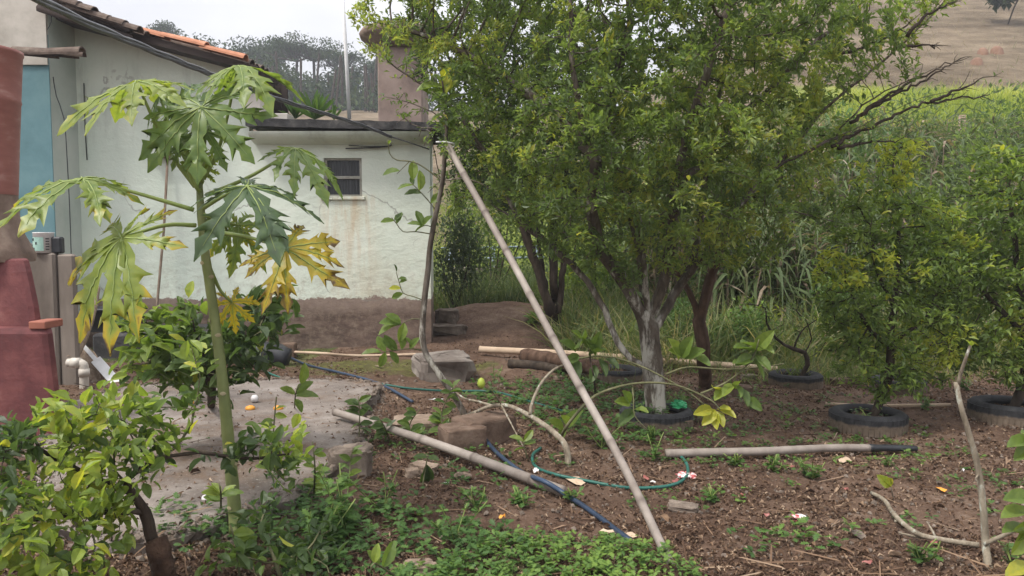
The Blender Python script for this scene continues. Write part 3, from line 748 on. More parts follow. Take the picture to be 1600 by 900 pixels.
tV, tF = barrel(.56, .075, .095)
tmesh = {}
def tile_at(p, xd, nrm, mat, tint, parent, sc=1, name='tile'):
    key = (mat.name, round(tint, 1))
    if key not in tmesh: tmesh[key] = mesh(name, tV, tF, mat, round(tint, 1), False)
    o = bpy.data.objects.new(name, tmesh[key]); COL.objects.link(o); o.parent = parent
    M = frames(np.array([p]), np.array([xd]), np.array([nrm]), sc)[0]; M[:3, 3] -= WLOC[parent.name]; o.matrix_local = Matrix(M.tolist())
    return o
nt_ = int((L - .45) / .5) + 1
for j in range(5):
    for i in range(nt_):
        p = ra + su * (.5 * i - .02) + np.array([0, .09 + .2 * j, 0]) + sn * (-.02 + .008 * (i % 2)) + rng.normal(0, .006, 3)
        tile_at(p, su + rng.normal(0, .012, 3), sn, M_tile if j == 0 else M_oldtile, float(rng.uniform(.1, .9)), roof)
# older dark tiles of the upper roof: ends stepping over the verge, rows running towards us
ub = P(128, 2, 9.4)
for r in range(5):
    for j in range(6):
        p = P(196 - r * 22 - 1, 36 - r * 9.5 - (0 if r else 1), 9.35) + np.array([-.36, .19 * j - .02 * r, .04])
        tile_at(p + rng.normal(0, .008, 3), unit(np.array([1, 0, -.30])), np.array([.3, 0, 1]), M_oldtile, float(rng.uniform(.2, .9)), roof)
mb = MB()
for r in range(2):
    a = P(60, -22 + r * 26, 9.3); b = P(204, 36 + r * 14, 9.3)
    mb.tube([a + [0, .0, -.06], b + [0, 0, -.08]], .05, 6)
mb.build('rafter', M_timber, roof)
# drip row of broken tiles over the opening
for i, (px, py, yw, ti) in enumerate(((28, 82, 0.05, .4), (44, 78, -.05, .9), (60, 82, .05, .3), (72, 80, 0, .6))):
    p = P(px - 24, py + 2, 9.05); o = tile_at(p, unit(np.array([1, .25 + yw, -.04])), np.array([0, -.2, 1.]), M_oldtile, ti, house, name='drip_tile')
p = P(50, 84, 8.95); tile_at(p, unit(np.array([1, .05, .03])), np.array([0, -.35, 1.]), M_oldtile, .5, house, name='drip_tile')
# thin wires on the wall
mb = MB()
mb.tube(spline([P(83, 120, 9.28), P(88, 150, 9.28), P(100, 185, 9.28), P(105, 250, 9.28), P(109, 330, 9.28), P(112, 420, 9.28)], .1), .006, 5)
mb.tube(spline([P(80, 18, 9.3), P(80, 34, 9.3), P(74, 46, 9.3)], .1), .006, 4)
mb.tube(spline([P(131, 130, 9.98), P(133, 200, 9.98), P(136, 250, 9.98)], .1), .007, 4)
mb.build('wall_wire', M_black, house)
mb = MB(); mb.tube(spline([P(540, 232, 9.96), P(575, 231, 9.95), P(605, 229, 9.95), P(612, 226, 9.97)], .1), .008, 4); mb.tube(spline([P(545, 227, 9.96), P(580, 229, 9.95), P(606, 228, 9.95)], .1), .006, 4)
mb.build('wall_wire', M_black, house)

# overhead cable bundle: three twisted strands
cab = thing('cable', 'bundle of grey overhead cables running down to the annex wall', 'cable', (-2, 5, 3))
base_line = spline([P(-60, -55, 2.6), P(40, -12, 3), P(150, 42, 3.7), P(300, 104, 5), P(420, 150, 6.5), P(560, 194, 8.5), P(612, 214, 9.3)], .06)
s_ = np.arange(len(base_line)) * .06
for k in range(3):
    off = np.stack([0 * s_, np.cos(s_ * 5 + k * 2.1) * .011, np.sin(s_ * 5 + k * 2.1) * .011], 1)
    mb = MB(); mb.tube(base_line + off, .0105, 6); mb.build('strand', M_cable, cab)
mb = MB(); mb.tube(spline([P(612, 214, 9.3), P(640, 223, 9.7), P(670, 233, 9.99)], .1), .009, 5); mb.build('strand', M_cable, cab)

# mast, plants and tower on and behind the flat roof
mp_ = MB(); mp_.tube([P(546, 186, 10.6), P(541, 90, 10.6), P(532, -60, 10.6)], [.027, .025, .022], 10); o = mp_.build('mast', M_white); tag(o, 'thin white mast standing on the flat annex roof', 'mast')
def agave(px, py, Yd, n, ln, label):
    b = P(px, py, Yd); t = thing('agave_plant', label, 'plant', b, 'succulents on the flat roof')
    tm = leaf_tmpl(.085, .5, -.1, rows=((0, 0), (.1, .8), (.4, 1), (.8, .6), (1, 0)))
    a = rng.uniform(0, 6.28, n); el = rng.uniform(.35, 1.35, n)
    xd = np.stack([np.cos(a) * np.cos(el), np.sin(a) * np.cos(el), np.sin(el)], 1)
    M = frames(np.repeat([b], n, 0), xd, np.array([0, 0, 1.]) + rng.normal(0, .05, (n, 3)), ln * rng.uniform(.7, 1.1, n))
    leaf_parts(t, tm, M, rng.uniform(.3, .7, n), ML['weed'], 40)
agave(492, 187, 10.2, 26, .42, 'larger spiky rosette plant on the flat roof beside the mast')
agave(462, 186, 10.4, 18, .3, 'pale small rosette plant on the flat roof beside the dark opening')
agave(522, 188, 10.1, 12, .22, 'smallest rosette plant at the foot of the white mast')
tw = thing('tower', 'pinkish plastered tower block with flared top behind the flat roof', 'tower', P(622, 190, 11.3))
mb = MB(); x0, x1 = px2x(593, 11.3), px2x(662, 11.3); mb.box((x0, 11.3, -.1), (x1, 12.1, px2z(62, 11.3)), ch=.02); mb.build('shaft', M_pinkwall, tw, False)
mb = MB(); cz = px2z(62, 11.3); mb.lathe([(.01, cz - .1), (.42, cz - .1), (.5, cz - .02), (.62, cz + .08), (.64, cz + .14), (.6, cz + .2), (.01, cz + .24)], (x0 + x1) / 2, 11.65, 28); mb.build('flared_cap', M_soot, tw)

# ================================================================ left foreground yard fittings
cw = MB(); cx1 = px2x(112, 7.4)
cw.box((-6.2, 7.4, -.1), (px2x(84, 7.4), 7.52, px2z(395, 7.4)), ch=.02); cw.box((px2x(84, 7.4) + .002, 7.43, -.1), (cx1, 7.5, px2z(397, 7.4)), ch=.02)
o = cw.build('concrete_wall', M_concw, smooth=False); tag(o, 'stained grey concrete half wall beside the red stove', 'wall')
st = thing('outdoor_stove', 'dark red painted outdoor stove with tall red chimney at the left edge', 'stove', (-3.75, 5.7, 0))
mb = MB()
ccx = px2x(-28, 5.75)
def rr(px): return px2x(px, 5.75) - ccx
def zz(py): return px2z(py, 5.75)
def base_ring(px, z, y0):
    xr_ = px2x(px, y0); k = []
    for (dx, dy) in ((-1.1, 0), (-.05, 0), (-.015, .012), (0, .05)): k.append((xr_ + dx, y0 + dy, z))
    xb_ = xr_ * (y0 + .55) / y0 - .03; k += [(xb_, y0 + .5, z), (xb_ - .06, y0 + .56, z), (xr_ - 1.1, y0 + .56, z)]
    return k
V = []
for (px, z, y0) in ((84, -.1, 5.44), (80, px2z(640, 5.44), 5.44), (71, px2z(522, 5.44), 5.44), (69, px2z(514, 5.45), 5.46), (54, px2z(511, 5.5), 5.54), (51, px2z(480, 5.55), 5.55), (42, px2z(425, 5.58), 5.58), (38, px2z(407, 5.6), 5.6), (34, px2z(404, 5.62), 5.63)): V += base_ring(px, z, y0)
mb.add(V, [(r * 7 + i, r * 7 + (i + 1) % 7, (r + 1) * 7 + (i + 1) % 7, (r + 1) * 7 + i) for r in range(8) for i in range(7)] + [tuple(56 + i for i in range(7))]); mb.build('base', M_red, st, False)
mb = MB(); mb.box((px2x(34, 5.4), 5.44, px2z(515, 5.42)), (px2x(61, 5.4), 5.66, px2z(503, 5.42)), ch=.006); mb.build('ledge', M_lit_step, st, False)  # thin slab coloured orange to paint in light on the step's top
mb = MB(); mb.lathe([(rr(40), zz(409)), (rr(42), zz(398)), (rr(36), zz(385)), (rr(27), zz(366)), (rr(21), zz(335)), (rr(20), zz(302))], ccx, 5.78, 32); mb.build('collar', M_soot, st)
mb = MB(); mb.lathe([(rr(20.5), zz(304)), (rr(24), zz(240)), (rr(29), zz(160)), (rr(30.4), zz(157)), (rr(29.4), zz(152)), (rr(34), zz(83)), (rr(35.5), zz(81)), (rr(35.5), zz(76)), (rr(30), zz(76)), (rr(28), zz(90)), (.05, zz(95))], ccx, 5.78, 32); mb.build('chimney', M_redpipe, st)
# paint can on the half wall
pc = thing('paint_can', 'white and pale green paint can on the concrete half wall', 'can', P(69, 395, 7.46))
b = WLOC[pc.name]; rca = .09; hc = .185
mb = MB(); mb.lathe([(.01, b[2]), (rca, b[2]), (rca, b[2] + hc), (rca * 1.03, b[2] + hc + .003), (rca * 1.03, b[2] + hc + .012), (rca * .97, b[2] + hc + .012), (.02, b[2] + hc + .008)], b[0], b[1], 28); body = mb.build('can_body', M_plastic, pc)
M_lab = M_simple('pale_green_label', [(0, (.26, .44, .38)), (1, (.38, .55, .48))], 12, .5, 0)
mb = MB(); mb.lathe([(rca + .0015, b[2] + .02), (rca + .0015, b[2] + .15)], b[0], b[1], 14, a0=R(195), a1=R(300)); mb.build('can_label', M_lab, pc)
mb = MB()
for (a0, a1, za, zb) in ((203, 240, .115, .14), (203, 245, .025, .05), (252, 262, .08, .105), (310, 330, .03, .04), (310, 330, .055, .065), (310, 330, .08, .09), (310, 330, .105, .115), (310, 330, .13, .14)):
    mb.lathe([(rca + .003, b[2] + za), (rca + .003, b[2] + zb)], b[0], b[1], 5, a0=R(a0), a1=R(a1))
mb.build('label_print', M_black, pc)
for (px, lab) in ((42, 'dark plastic tray beside the paint can on the half wall'), (90, 'dark object right of the paint can on the half wall')):
    q = P(px, 396, 7.46); mb = MB(); mb.box((q[0] - (.11 if px < 60 else .05), q[1] - .03, q[2]), (q[0] + (.11 if px < 60 else .05), q[1] + .05, q[2] + (.1 if px < 60 else .16)), ch=.015); o = mb.build('plastic_box', M_black, smooth=False); tag(o, lab, 'box')
# pipes on the half wall's side
dp = thing('drain_pipe', 'pale plastic drain pipe with elbow coming out beside the half wall', 'pipe', P(130, 612, 7.35))
mb = MB(); mb.tube(spline([P(106, 567, 7.3), P(122, 567, 7.3), P(130, 570, 7.3), P(131.5, 578, 7.3), P(131.5, 590, 7.3), P(131.5, 625, 7.3)], .015), .042, 14); mb.build('pipe_run', M_pvc, dp)
for (a, b2) in (((112, 567), (126, 567)), ((131.5, 576), (131.5, 588))):
    mb = MB(); mb.tube([P(*a, 7.3), P(*b2, 7.3)], .049, 14); mb.build('coupling', M_pvc, dp)
mb = MB(); mb.tube([P(116, 440, 7.7), P(116, 530, 7.7), P(120, 540, 7.7)], .016, 8); mb.tube([P(104, 518, 7.6), P(118, 519, 7.6)], .014, 8); mb.tube([P(120, 540, 7.7), P(119, 525, 7.6)], .018, 8)
o = mb.build('water_pipe', M_pvc); tag(o, 'thin grey water pipe with tap on the side of the half wall', 'pipe')
mb = MB(); mb.tube(spline([P(149, 452, 8.6), P(141, 492, 8.1), P(126, 535, 7.7), P(110, 562, 7.45)], .1), [.052] * len(spline([P(149, 452, 8.6), P(141, 492, 8.1), P(126, 535, 7.7), P(110, 562, 7.45)], .1)), 10, rough=.05)
o = mb.build('wooden_pole', M_wood); tag(o, 'mottled wooden pole slanting above the plastic drain elbow', 'pole')
# washing ledge, tub and planks
mb = MB(); mb.box((px2x(138, 8.9), 8.9, -.1), (px2x(330, 8.9), 9.995, px2z(522, 8.9)), ch=.03); o = mb.build('concrete_ledge', M_slabdark, smooth=False); tag(o, 'dark low concrete ledge under the gable wall', 'ledge')
tb = thing('black_tub', 'black plastic tub standing on the dark ledge', 'tub', P(180, 518, 9.2)); b = WLOC[tb.name]
mb = MB(); q = []
for (s1, h) in ((.8, .012), (.96, .26), (1.06, .262), (1.06, .29), (.98, .29), (.93, .27), (.8, .05)):
    for i in range(20):
        a = 2 * math.pi * i / 20; c_, s2 = math.cos(a), math.sin(a)
        q.append((b[0] + .33 * s1 * np.sign(c_) * abs(c_) ** .4, b[1] + .2 * s1 * np.sign(s2) * abs(s2) ** .4, b[2] + h))
mb.add(q, [(r * 20 + i, r * 20 + (i + 1) % 20, (r + 1) * 20 + (i + 1) % 20, (r + 1) * 20 + i) for r in range(6) for i in range(20)] + [tuple(range(120, 140))]); mb.build('tub_body', M_black, tb)
mb = MB(); mb.tube([P(203, 500, 9.25), P(203, 470, 9.25)], .03, 10); mb.tube([P(200, 469, 9.25), P(214, 468, 9.25)], .04, 10); mb.build('tap', M_black, tb)
pl = [((128, 548), (152, 610), .03), ((133, 545), (160, 612), .03), ((137, 548), (168, 608), .03), ((142, 552), (176, 606), .03)]
for i, (a, b2, wdt) in enumerate(pl):
    A_, B_ = P(*a, 7.95 + i * .03), P(*b2, 7.62 + i * .03); d = unit(B_ - A_)
    M = Matrix(frames(np.array([A_]), np.array([d]), np.array([[.25, -1, .2]]), 1)[0].tolist())
    mb = MB(); mb.box((0, -.035, -.012), (float(np.linalg.norm(B_ - A_)), .035, .012), M=M, ch=.003); o = mb.build('plank', M_wood, smooth=False)
    tag(o, ('leftmost of the', 'second from left of the', 'third from left of the', 'rightmost of the')[i] + ' grey slats leaning beside the drain pipe', 'plank', 'slats leaning beside the drain pipe')
A_, B_ = P(130, 540, 7.9), P(187, 604, 7.55); d = unit(B_ - A_)
M = Matrix(frames(np.array([A_]), np.array([d]), np.array([[.35, -1, .5]]), 1)[0].tolist())
mb = MB(); mb.box((.26, -.05, -.012), (float(np.linalg.norm(B_ - A_)), .05, .012), M=M, ch=.003); mb.box((0, -.02, -.01), (.26, .02, .01), M=M)
o = mb.build('white_board', M_white, smooth=False); tag(o, 'white painted board leaning over the grey slats', 'board', 'slats leaning beside the drain pipe')
mb = MB(); mb.tube([P(262, 246, 9.93), P(256, 360, 9.9), P(246, 470, 9.82), P(244, 500, 9.8)], .017, 8); o = mb.build('wooden_stick', M_wood); tag(o, 'thin wooden stick leaning upright against the gable wall', 'stick')
mb = MB(); mb.box((px2x(236, 9.9), 9.86, px2z(246, 9.9)), (px2x(270, 9.9), 10.0, px2z(241, 9.9)), ch=.004); o = mb.build('wall_bracket', M_wood, smooth=False); tag(o, 'small wooden shelf on the gable wall behind the papaya', 'shelf')
# ================================================================ papaya in front
def papaya_leaf(size, main, nrm, base, droop=.5, tint=.5, edge=.0, lobes=7, curl=.0, seed=0):
    """deeply lobed palmate leaf; returns blade V,F,tint and vein polylines"""
    rg = np.random.default_rng(seed)
    Vv, Fc, Tt, veins = [], [], [], []
    angs = np.linspace(-150, 150, lobes) + rg.normal(0, 8, lobes)
    prof = [(0, .03), (.1, .06), (.2, .105), (.30, .135), (.37, .115), (.43, .085), (.46, .20), (.52, .29), (.54, .17), (.60, .095), (.63, .17), (.69, .24), (.71, .12), (.77, .075), (.80, .13), (.86, .12), (.94, .045), (1, .004)]
    x = unit(np.array(main, float)); y = unit(np.cross(nrm, x)); z = np.cross(x, y)
    for a in angs:
        ln = size * (1 - .38 * (abs(a) / 150) ** 1.3) * rg.uniform(.88, 1.06); ca, sa = math.cos(R(a)), math.sin(R(a))
        b0 = len(Vv); bend = rg.normal(0, .17); tw_ = rg.normal(0, .35); dr = droop * rg.uniform(.7, 1.4); vp = []
        for k, (t, wv) in enumerate(prof):
            for s_ in (-1, -.5, 0, .5, 1):
                ww = .86 * wv * (rg.uniform(.75, 1.2) if abs(s_) == 1 else 1) * (1.0 if abs(a) < 100 else .85)
                u = t * .98 + (.13 * abs(s_) * (wv > .18) + .05 * abs(s_) * (.12 < wv <= .18))
                v = s_ * ww * 1.0 + bend * t * t
                rad2 = math.hypot(u, v)
                h = -dr * rad2 ** 2 * .55 + .10 * abs(s_) * ww + rg.normal(0, .010) + tw_ * s_ * ww * t + curl * (abs(s_) * ww) * 1.2
                lx, ly = (u * ca - v * sa) * ln, (u * sa + v * ca) * ln
                sag = droop * .34 * ln * t ** 1.7                       # weight pulls the lobe straight down as well
                Vv.append(np.array(base) + x * lx + y * ly + z * (h * ln) - np.array([0, 0, sag]))
                bl_ = float(vnoise(np.float64(lx * 22 + seed), np.float64(ly * 22))) + .5
                e = edge * sstep(.3, 1.0, np.float64(t)) * (.45 + .55 * abs(s_)) * (.25 + 1.9 * bl_ ** 1.5)
                Tt.append(np.clip(tint + e + rg.normal(0, .025) - .07 * (abs(s_) < .2), 0, 1))
                if s_ == 0: vp.append(Vv[-1] + z * .002)
        for k in range(len(prof) - 1):
            for j in range(4): Fc.append((b0 + k * 5 + j, b0 + (k + 1) * 5 + j, b0 + (k + 1) * 5 + j + 1, b0 + k * 5 + j + 1))
        veins.append(vp)
    return np.array(Vv), Fc, np.array(Tt), veins
PY = 3.8
pap = thing('papaya_tree', 'young papaya tree with big lobed leaves in front of the pale wall', 'papaya tree', G(371, 842))
sp = spline([G(371, 846) - [0, 0, .08], P(367, 800, PY), P(356, 680, PY), P(347, 590, PY), P(333, 480, PY + .02), P(321, 400, PY + .03), P(314, 330, PY + .04), P(312, 290, PY + .05), P(313, 262, PY + .06)], .035)
mb = MB(); m_ = len(sp); rad = np.interp(np.linspace(0, 1, m_), [0, .1, .45, .75, .9, 1], [.040, .033, .027, .023, .020, .011])
mb.tube(sp, rad * (1 + .03 * np.sin(np.arange(m_) * 1.9)), 16); mb.build('trunk', M_stem, pap)
for k in range(5, m_ - 8, 2):                       # triangular scars where old leaves fell
    a = k * 2.4; c = sp[k] + np.array([math.cos(a), math.sin(a), 0]) * rad[k] * .93
    q = np.array([math.cos(a), math.sin(a), 0]); s2 = np.array([-q[1], q[0], 0]); up_ = np.array([0, 0, 1.])
    if q[1] > .35: continue
    V = [c + q * .004 + (s2 * math.cos(b) + up_ * math.sin(b) * .8) * .0145 * (1.15 if i % 4 == 0 else .9) for i, b in enumerate(np.linspace(0, 6.28, 9)[:-1])] + [c + q * .007]
    obj('leaf_scar', V, [(i, (i + 1) % 8, 8) for i in range(8)], M_scar, pap)
# each leaf: stalk start, stalk bend, blade junction, main lobe tip (pixels + depth), normal, droop, tint, browning, seed
LV = [
 ((305, 292, .03), (262, 232, 0), (213, 128, -.1), (60, 165, -.25), (.05, -.2, 1), .5, .64, .04),
 ((308, 280, .03), (272, 215, .05), (250, 150, .1), (212, 60 + 130, .1), (-.1, -.4, .9), .7, .34, 0),
 ((313, 275, .0), (318, 215, -.05), (314, 168, -.12), (308, 282, -.3), (0, -.75, .55), .35, .47, 0),
 ((318, 280, .05), (345, 222, .05), (372, 104, .05), (490, 98, .1), (.05, -.2, 1), .7, .55, 0),
 ((303, 328, .02), (215, 302, -.05), (130, 280, -.1), (-42, 300, -.3), (.05, -.3, 1), .5, .54, .2),
 ((306, 352, .0), (258, 352, -.1), (190, 372, -.22), (62, 505, -.35), (-.35, -.7, .55), .5, .6, .36),
 ((322, 305, .05), (390, 276, .1), (462, 233, .12), (552, 262, .1), (.15, -.3, .95), .7, .5, .0),
 ((318, 325, -.02), (350, 306, -.1), (386, 292, -.16), (490, 345, -.3), (.35, -.6, .7), .55, .22, .0),
 ((333, 362, -.02), (385, 370, -.1), (446, 388, -.14), (540, 462, -.25), (.25, -.8, .45), .45, .82, .2),
 ((320, 345, .05), (345, 345, .12), (372, 352, .16), (432, 398, .2), (.1, -.7, .6), .6, .52, .1),
 ((328, 420, .06), (345, 455, .12), (362, 472, .14), (366, 512, .14), (.1, -.8, .45), .5, .84, .06),
 ((310, 285, .03), (285, 225, .1), (278, 172, .15), (296, 90, .25), (0, -.35, .9), .6, .3, 0),
 ((315, 285, .0), (318, 245, -.03), (322, 205, -.06), (356, 258, -.16), (.25, -.75, .5), .4, .46, 0),
 ((312, 300, 0), (296, 270, -.05), (292, 215, -.08), (268, 262, -.15), (-.3, -.7, .55), .5, .5, 0),
 ((317, 335, .03), (345, 348, .12), (356, 362, .16), (357, 418, .16), (-.1, -.85, .4), .3, .66, .14),
]
for k, (a, b, c, tp, nr, dr, ti, ed) in enumerate(LV):
    A_, B_, C_, T_ = P(a[0], a[1], PY + a[2]), P(b[0], b[1], PY + b[2]), P(c[0], c[1], PY + c[2]), P(tp[0], tp[1], PY + tp[2])
    mn = T_ - C_; size = np.linalg.norm(mn) * .98
    if k in (10,): size = .17
    if k == 8: size *= .85
    V, Fc, Tt, veins = papaya_leaf(size, mn, nr, C_, dr, ti, ed, 7 if size < .3 else 9, seed=100 + k)
    lf = obj('leaf', V, Fc, ML['papaya'], pap, Tt)
    mb = MB(); mb.tube(spline([A_, B_, C_], .03), np.linspace(.0115, .0062, len(spline([A_, B_, C_], .03))), 8); mb.build('petiole', M_petiole, lf)
    mb = MB()
    for vp in veins: mb.tube(np.array(vp[:-2]), np.linspace(.0028, .0007, len(vp) - 2) * size / .3, 4, cap=False)
    mb.build('veins', M_petiole, lf)
# folded new leaves at the top
for k, (px, py, tx, ty) in enumerate(((312, 272, 330, 225), (314, 272, 300, 235))):
    V, Fc, Tt, veins = papaya_leaf(.13, P(tx, ty, PY + .05) - P(px, py, PY + .05), (.3, -1, .2), P(px, py - 8, PY + .05), .1, .6, 0, 7, seed=300 + k); obj('leaf', V, Fc, ML['papaya'], pap, Tt)

# ================================================================ citrus trees
YM = tyre_xy['main'][1]; xm = tyre_xy['main'][0]
def pl_(*pts): return [P(*q) for q in pts]
main_root = (xm, YM, 0)
ML_ = [
 pl_((1030, 668, YM), (1026, 620, YM), (1021, 560, YM), (1014, 515, YM), (1008, 480, YM)),
 pl_((1023, 580, YM), (985, 560, YM + .05), (958, 520, YM + .1), (938, 470, YM + .15), (905, 425, YM + .15), (862, 385, YM + .2), (815, 350, YM + .3), (770, 320, YM + .4)),
 pl_((1008, 500, YM), (975, 440, YM - .1), (942, 395, YM - .2), (925, 330, YM - .4), (930, 250, YM - .6), (905, 170, YM - .7), (890, 60, YM - .7)),
 pl_((1010, 490, YM), (1002, 400, YM - .05), (982, 310, YM - .1), (958, 220, YM - .1), (960, 140, YM), (985, 40, YM)),
 pl_((1018, 500, YM), (1042, 420, YM - .1), (1052, 340, YM - .3), (1065, 240, YM - .5), (1095, 140, YM - .6), (1130, 30, YM - .7)),
 pl_((1020, 520, YM), (1060, 450, YM + .1), (1085, 400, YM + .2), (1098, 320, YM + .3), (1110, 200, YM + .4), (1140, 80, YM + .5)),
 pl_((1060, 450, YM + .1), (1100, 400, YM - .1), (1150, 330, YM - .2), (1210, 265, YM - .1), (1290, 222, YM - .1), (1350, 195, YM - .1), (1420, 160, YM - .2), (1500, 138, YM - .3)),
 pl_((1085, 270, YM - .1), (1140, 200, YM), (1200, 140, YM + .1), (1270, 70, YM + .2), (1330, 20, YM + .3)),
 pl_((1210, 265, YM - .1), (1290, 170, YM), (1350, 120, YM), (1420, 60, YM), (1470, 10, YM), (1500, -5, YM)),
 pl_((1290, 222, YM - .1), (1340, 205, YM + .2), (1400, 190, YM + .2), (1450, 165, YM + .2), (1545, 148, YM + .2)),
 pl_((1300, 215, YM), (1350, 165, YM - .2), (1420, 125, YM - .3), (1497, 95, YM - .35)),
 pl_((930, 250, YM - .6), (860, 170, YM - .3), (780, 120, YM + .2), (700, 70, YM + .4), (610, 40, YM + .5)),
 pl_((815, 350, YM + .3), (765, 250, YM + .3), (700, 160, YM + .4), (640, 120, YM + .5), (605, 95, YM + .5)),
 pl_((1170, 310, YM - .2), (1240, 330, YM - .4), (1300, 345, YM - .5), (1340, 352, YM - .6)),
 pl_((760, 240, YM + .3), (690, 185, YM + .4), (640, 160, YM + .5), (600, 150, YM + .5)),
 pl_((720, 190, YM + .35), (660, 200, YM + .4), (620, 175, YM + .5)),
]
def bare(p):
    a, b = proj(p); k = ((a > 1435) & (b > 75)) | ((a > 1330) & (b > 125) & (b < 230) & (rng.random(len(a)) < .8)) | ((a < 690) & (b > 100) & (rng.random(len(a)) < .85))
    return k
MBL = [(640, 150, 6.6, 45, 45, .25), (600, 45, 6.8, 62, 62, .5), (690, 60, 6.7, 100, 90, .7), (760, 120, 6.4, 110, 110, .8), (800, -60, 6.4, 220, 100, 1.2), (930, 190, 5.6, 130, 120, .8), (1000, 60, 5.8, 170, 110, 1.1),
       (1090, 230, 5.6, 140, 110, .9), (1130, 80, 6.0, 180, 130, 1.3), (1280, 60, 6.2, 120, 80, .8), (1380, 15, 6.2, 75, 55, .5), (1190, 215, 6.2, 95, 90, .8), (960, 330, 5.9, 110, 70, .7),
       (1130, 340, 6.0, 90, 50, .6), (830, 260, 6.6, 100, 80, .7), (1020, -150, 6, 330, 120, 1.5), (1290, 165, 6.2, 70, 45, .45), (1420, 50, 6.1, 45, 30, .3), (1230, 350, 5.7, 80, 30, .35), (1040, 385, 6.0, 100, 45, .5), (1250, 270, 6.0, 70, 60, .5), (1170, 400, 6.2, 60, 40, .4), (760, 200, 6.4, 70, 70, .6), (880, 350, 6.1, 60, 45, .5), (1330, 240, 6.2, 40, 30, .3), (700, 300, 6.7, 40, 50, .4), (1180, 30, 5.6, 110, 80, .6), (905, 110, 5.6, 90, 90, .5), (930, 250, 5.25, 140, 120, .35), (1080, 280, 5.2, 140, 110, .35), (820, 290, 5.9, 100, 75, .4), (990, 335, 5.3, 150, 65, .35), (1170, 345, 5.5, 105, 50, .35), (1250, 300, 5.8, 70, 50, .3), (1000, 160, 5.1, 160, 110, .35), (740, 160, 6.0, 100, 110, .4), (1180, 150, 5.4, 120, 90, .4), (960, 405, 5.75, 80, 30, .35), (1090, 400, 5.7, 85, 36, .35), (900, 385, 6.0, 60, 34, .35), (1010, 430, 5.7, 60, 22, .25)]
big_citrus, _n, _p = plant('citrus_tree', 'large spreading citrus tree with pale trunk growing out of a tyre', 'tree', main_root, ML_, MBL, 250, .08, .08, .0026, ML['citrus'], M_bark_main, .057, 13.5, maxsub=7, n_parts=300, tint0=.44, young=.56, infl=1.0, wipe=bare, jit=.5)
for pts_ in (((1300, 228, YM - .1), (1345, 205, YM), (1400, 180, YM), (1452, 160, YM), (1545, 150, YM + .05)), ((1452, 160, YM), (1490, 142, YM), (1536, 124, YM)), ((1330, 190, YM - .1), (1380, 158, YM - .1), (1440, 128, YM - .1), (1500, 93, YM - .1)), ((1345, 180, YM - .1), (1400, 140, YM - .1), (1486, 97, YM - .1)), ((1310, 232, YM - .1), (1360, 222, YM), (1400, 222, YM)), ((1400, 75, YM - .1), (1440, 70, YM - .1), (1462, 72, YM - .1)), ((1290, 90, YM - .1), (1340, 78, YM - .1), (1420, 40, YM - .1)), ((1415, 55, YM - .1), (1455, 20, YM - .1), (1490, 2, YM - .1))):
    q_ = spline(pl_(*pts_), .04); q_ = q_ + rng.normal(0, .008, q_.shape); mb = MB(); mb.tube(q_, np.linspace(.017, .004, len(q_)), 6, rough=.08)
    for _ in range(9):
        i_ = rng.integers(len(q_) // 4, len(q_)); d_ = unit(np.array([rng.uniform(.2, 1), rng.normal(0, .5), rng.uniform(-.3, .9)])) * rng.uniform(.05, .17); mb.tube([q_[i_], q_[i_] + d_ * .5 + rng.normal(0, .008, 3), q_[i_] + d_], [.004, .003, .0015], 3, cap=False)
    mb.build('bare_branch', M_bark_dark, big_citrus)
# second, darker tree behind
Y2 = 9.6
g2 = G(868, 512)
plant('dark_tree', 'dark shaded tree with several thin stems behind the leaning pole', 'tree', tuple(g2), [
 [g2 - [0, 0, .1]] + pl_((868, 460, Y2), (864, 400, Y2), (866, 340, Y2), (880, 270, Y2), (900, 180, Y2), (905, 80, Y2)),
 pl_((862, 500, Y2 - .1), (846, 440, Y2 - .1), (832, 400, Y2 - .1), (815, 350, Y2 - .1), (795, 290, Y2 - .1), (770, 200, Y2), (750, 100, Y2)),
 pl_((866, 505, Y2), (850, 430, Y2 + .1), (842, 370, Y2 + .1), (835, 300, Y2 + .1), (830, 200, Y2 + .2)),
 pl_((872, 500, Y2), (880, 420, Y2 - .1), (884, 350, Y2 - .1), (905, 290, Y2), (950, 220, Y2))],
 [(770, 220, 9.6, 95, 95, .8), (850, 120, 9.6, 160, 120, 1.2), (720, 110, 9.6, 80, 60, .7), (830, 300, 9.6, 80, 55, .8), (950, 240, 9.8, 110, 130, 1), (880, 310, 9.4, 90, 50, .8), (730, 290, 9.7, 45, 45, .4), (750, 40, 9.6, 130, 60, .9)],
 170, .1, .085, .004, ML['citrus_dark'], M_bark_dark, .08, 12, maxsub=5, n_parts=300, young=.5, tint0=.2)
# reddish stem leaning behind the citrus
Y3 = 7.3; g3 = G(1103, 602)
plant('small_tree', 'slim tree with reddish brown trunk right behind the pale citrus trunk', 'tree', tuple(g3), [
 [g3 - [0, 0, .1]] + pl_((1100, 560, Y3), (1092, 500, Y3), (1076, 455, Y3), (1052, 415, Y3), (1038, 370, Y3), (1045, 300, Y3)),
 pl_((1092, 500, Y3), (1110, 440, Y3), (1125, 380, Y3), (1150, 300, Y3))],
 [(1090, 310, 7.4, 110, 70, .8), (1150, 380, 7.5, 60, 40, .5), (1030, 370, 7.4, 60, 40, .5), (1180, 270, 7.5, 90, 60, .6)], 110, .1, .06, .004, ML['citrus_dark'], M_bark_red, .095, 4.5, maxsub=4, n_parts=120, young=.55, tint0=.25)
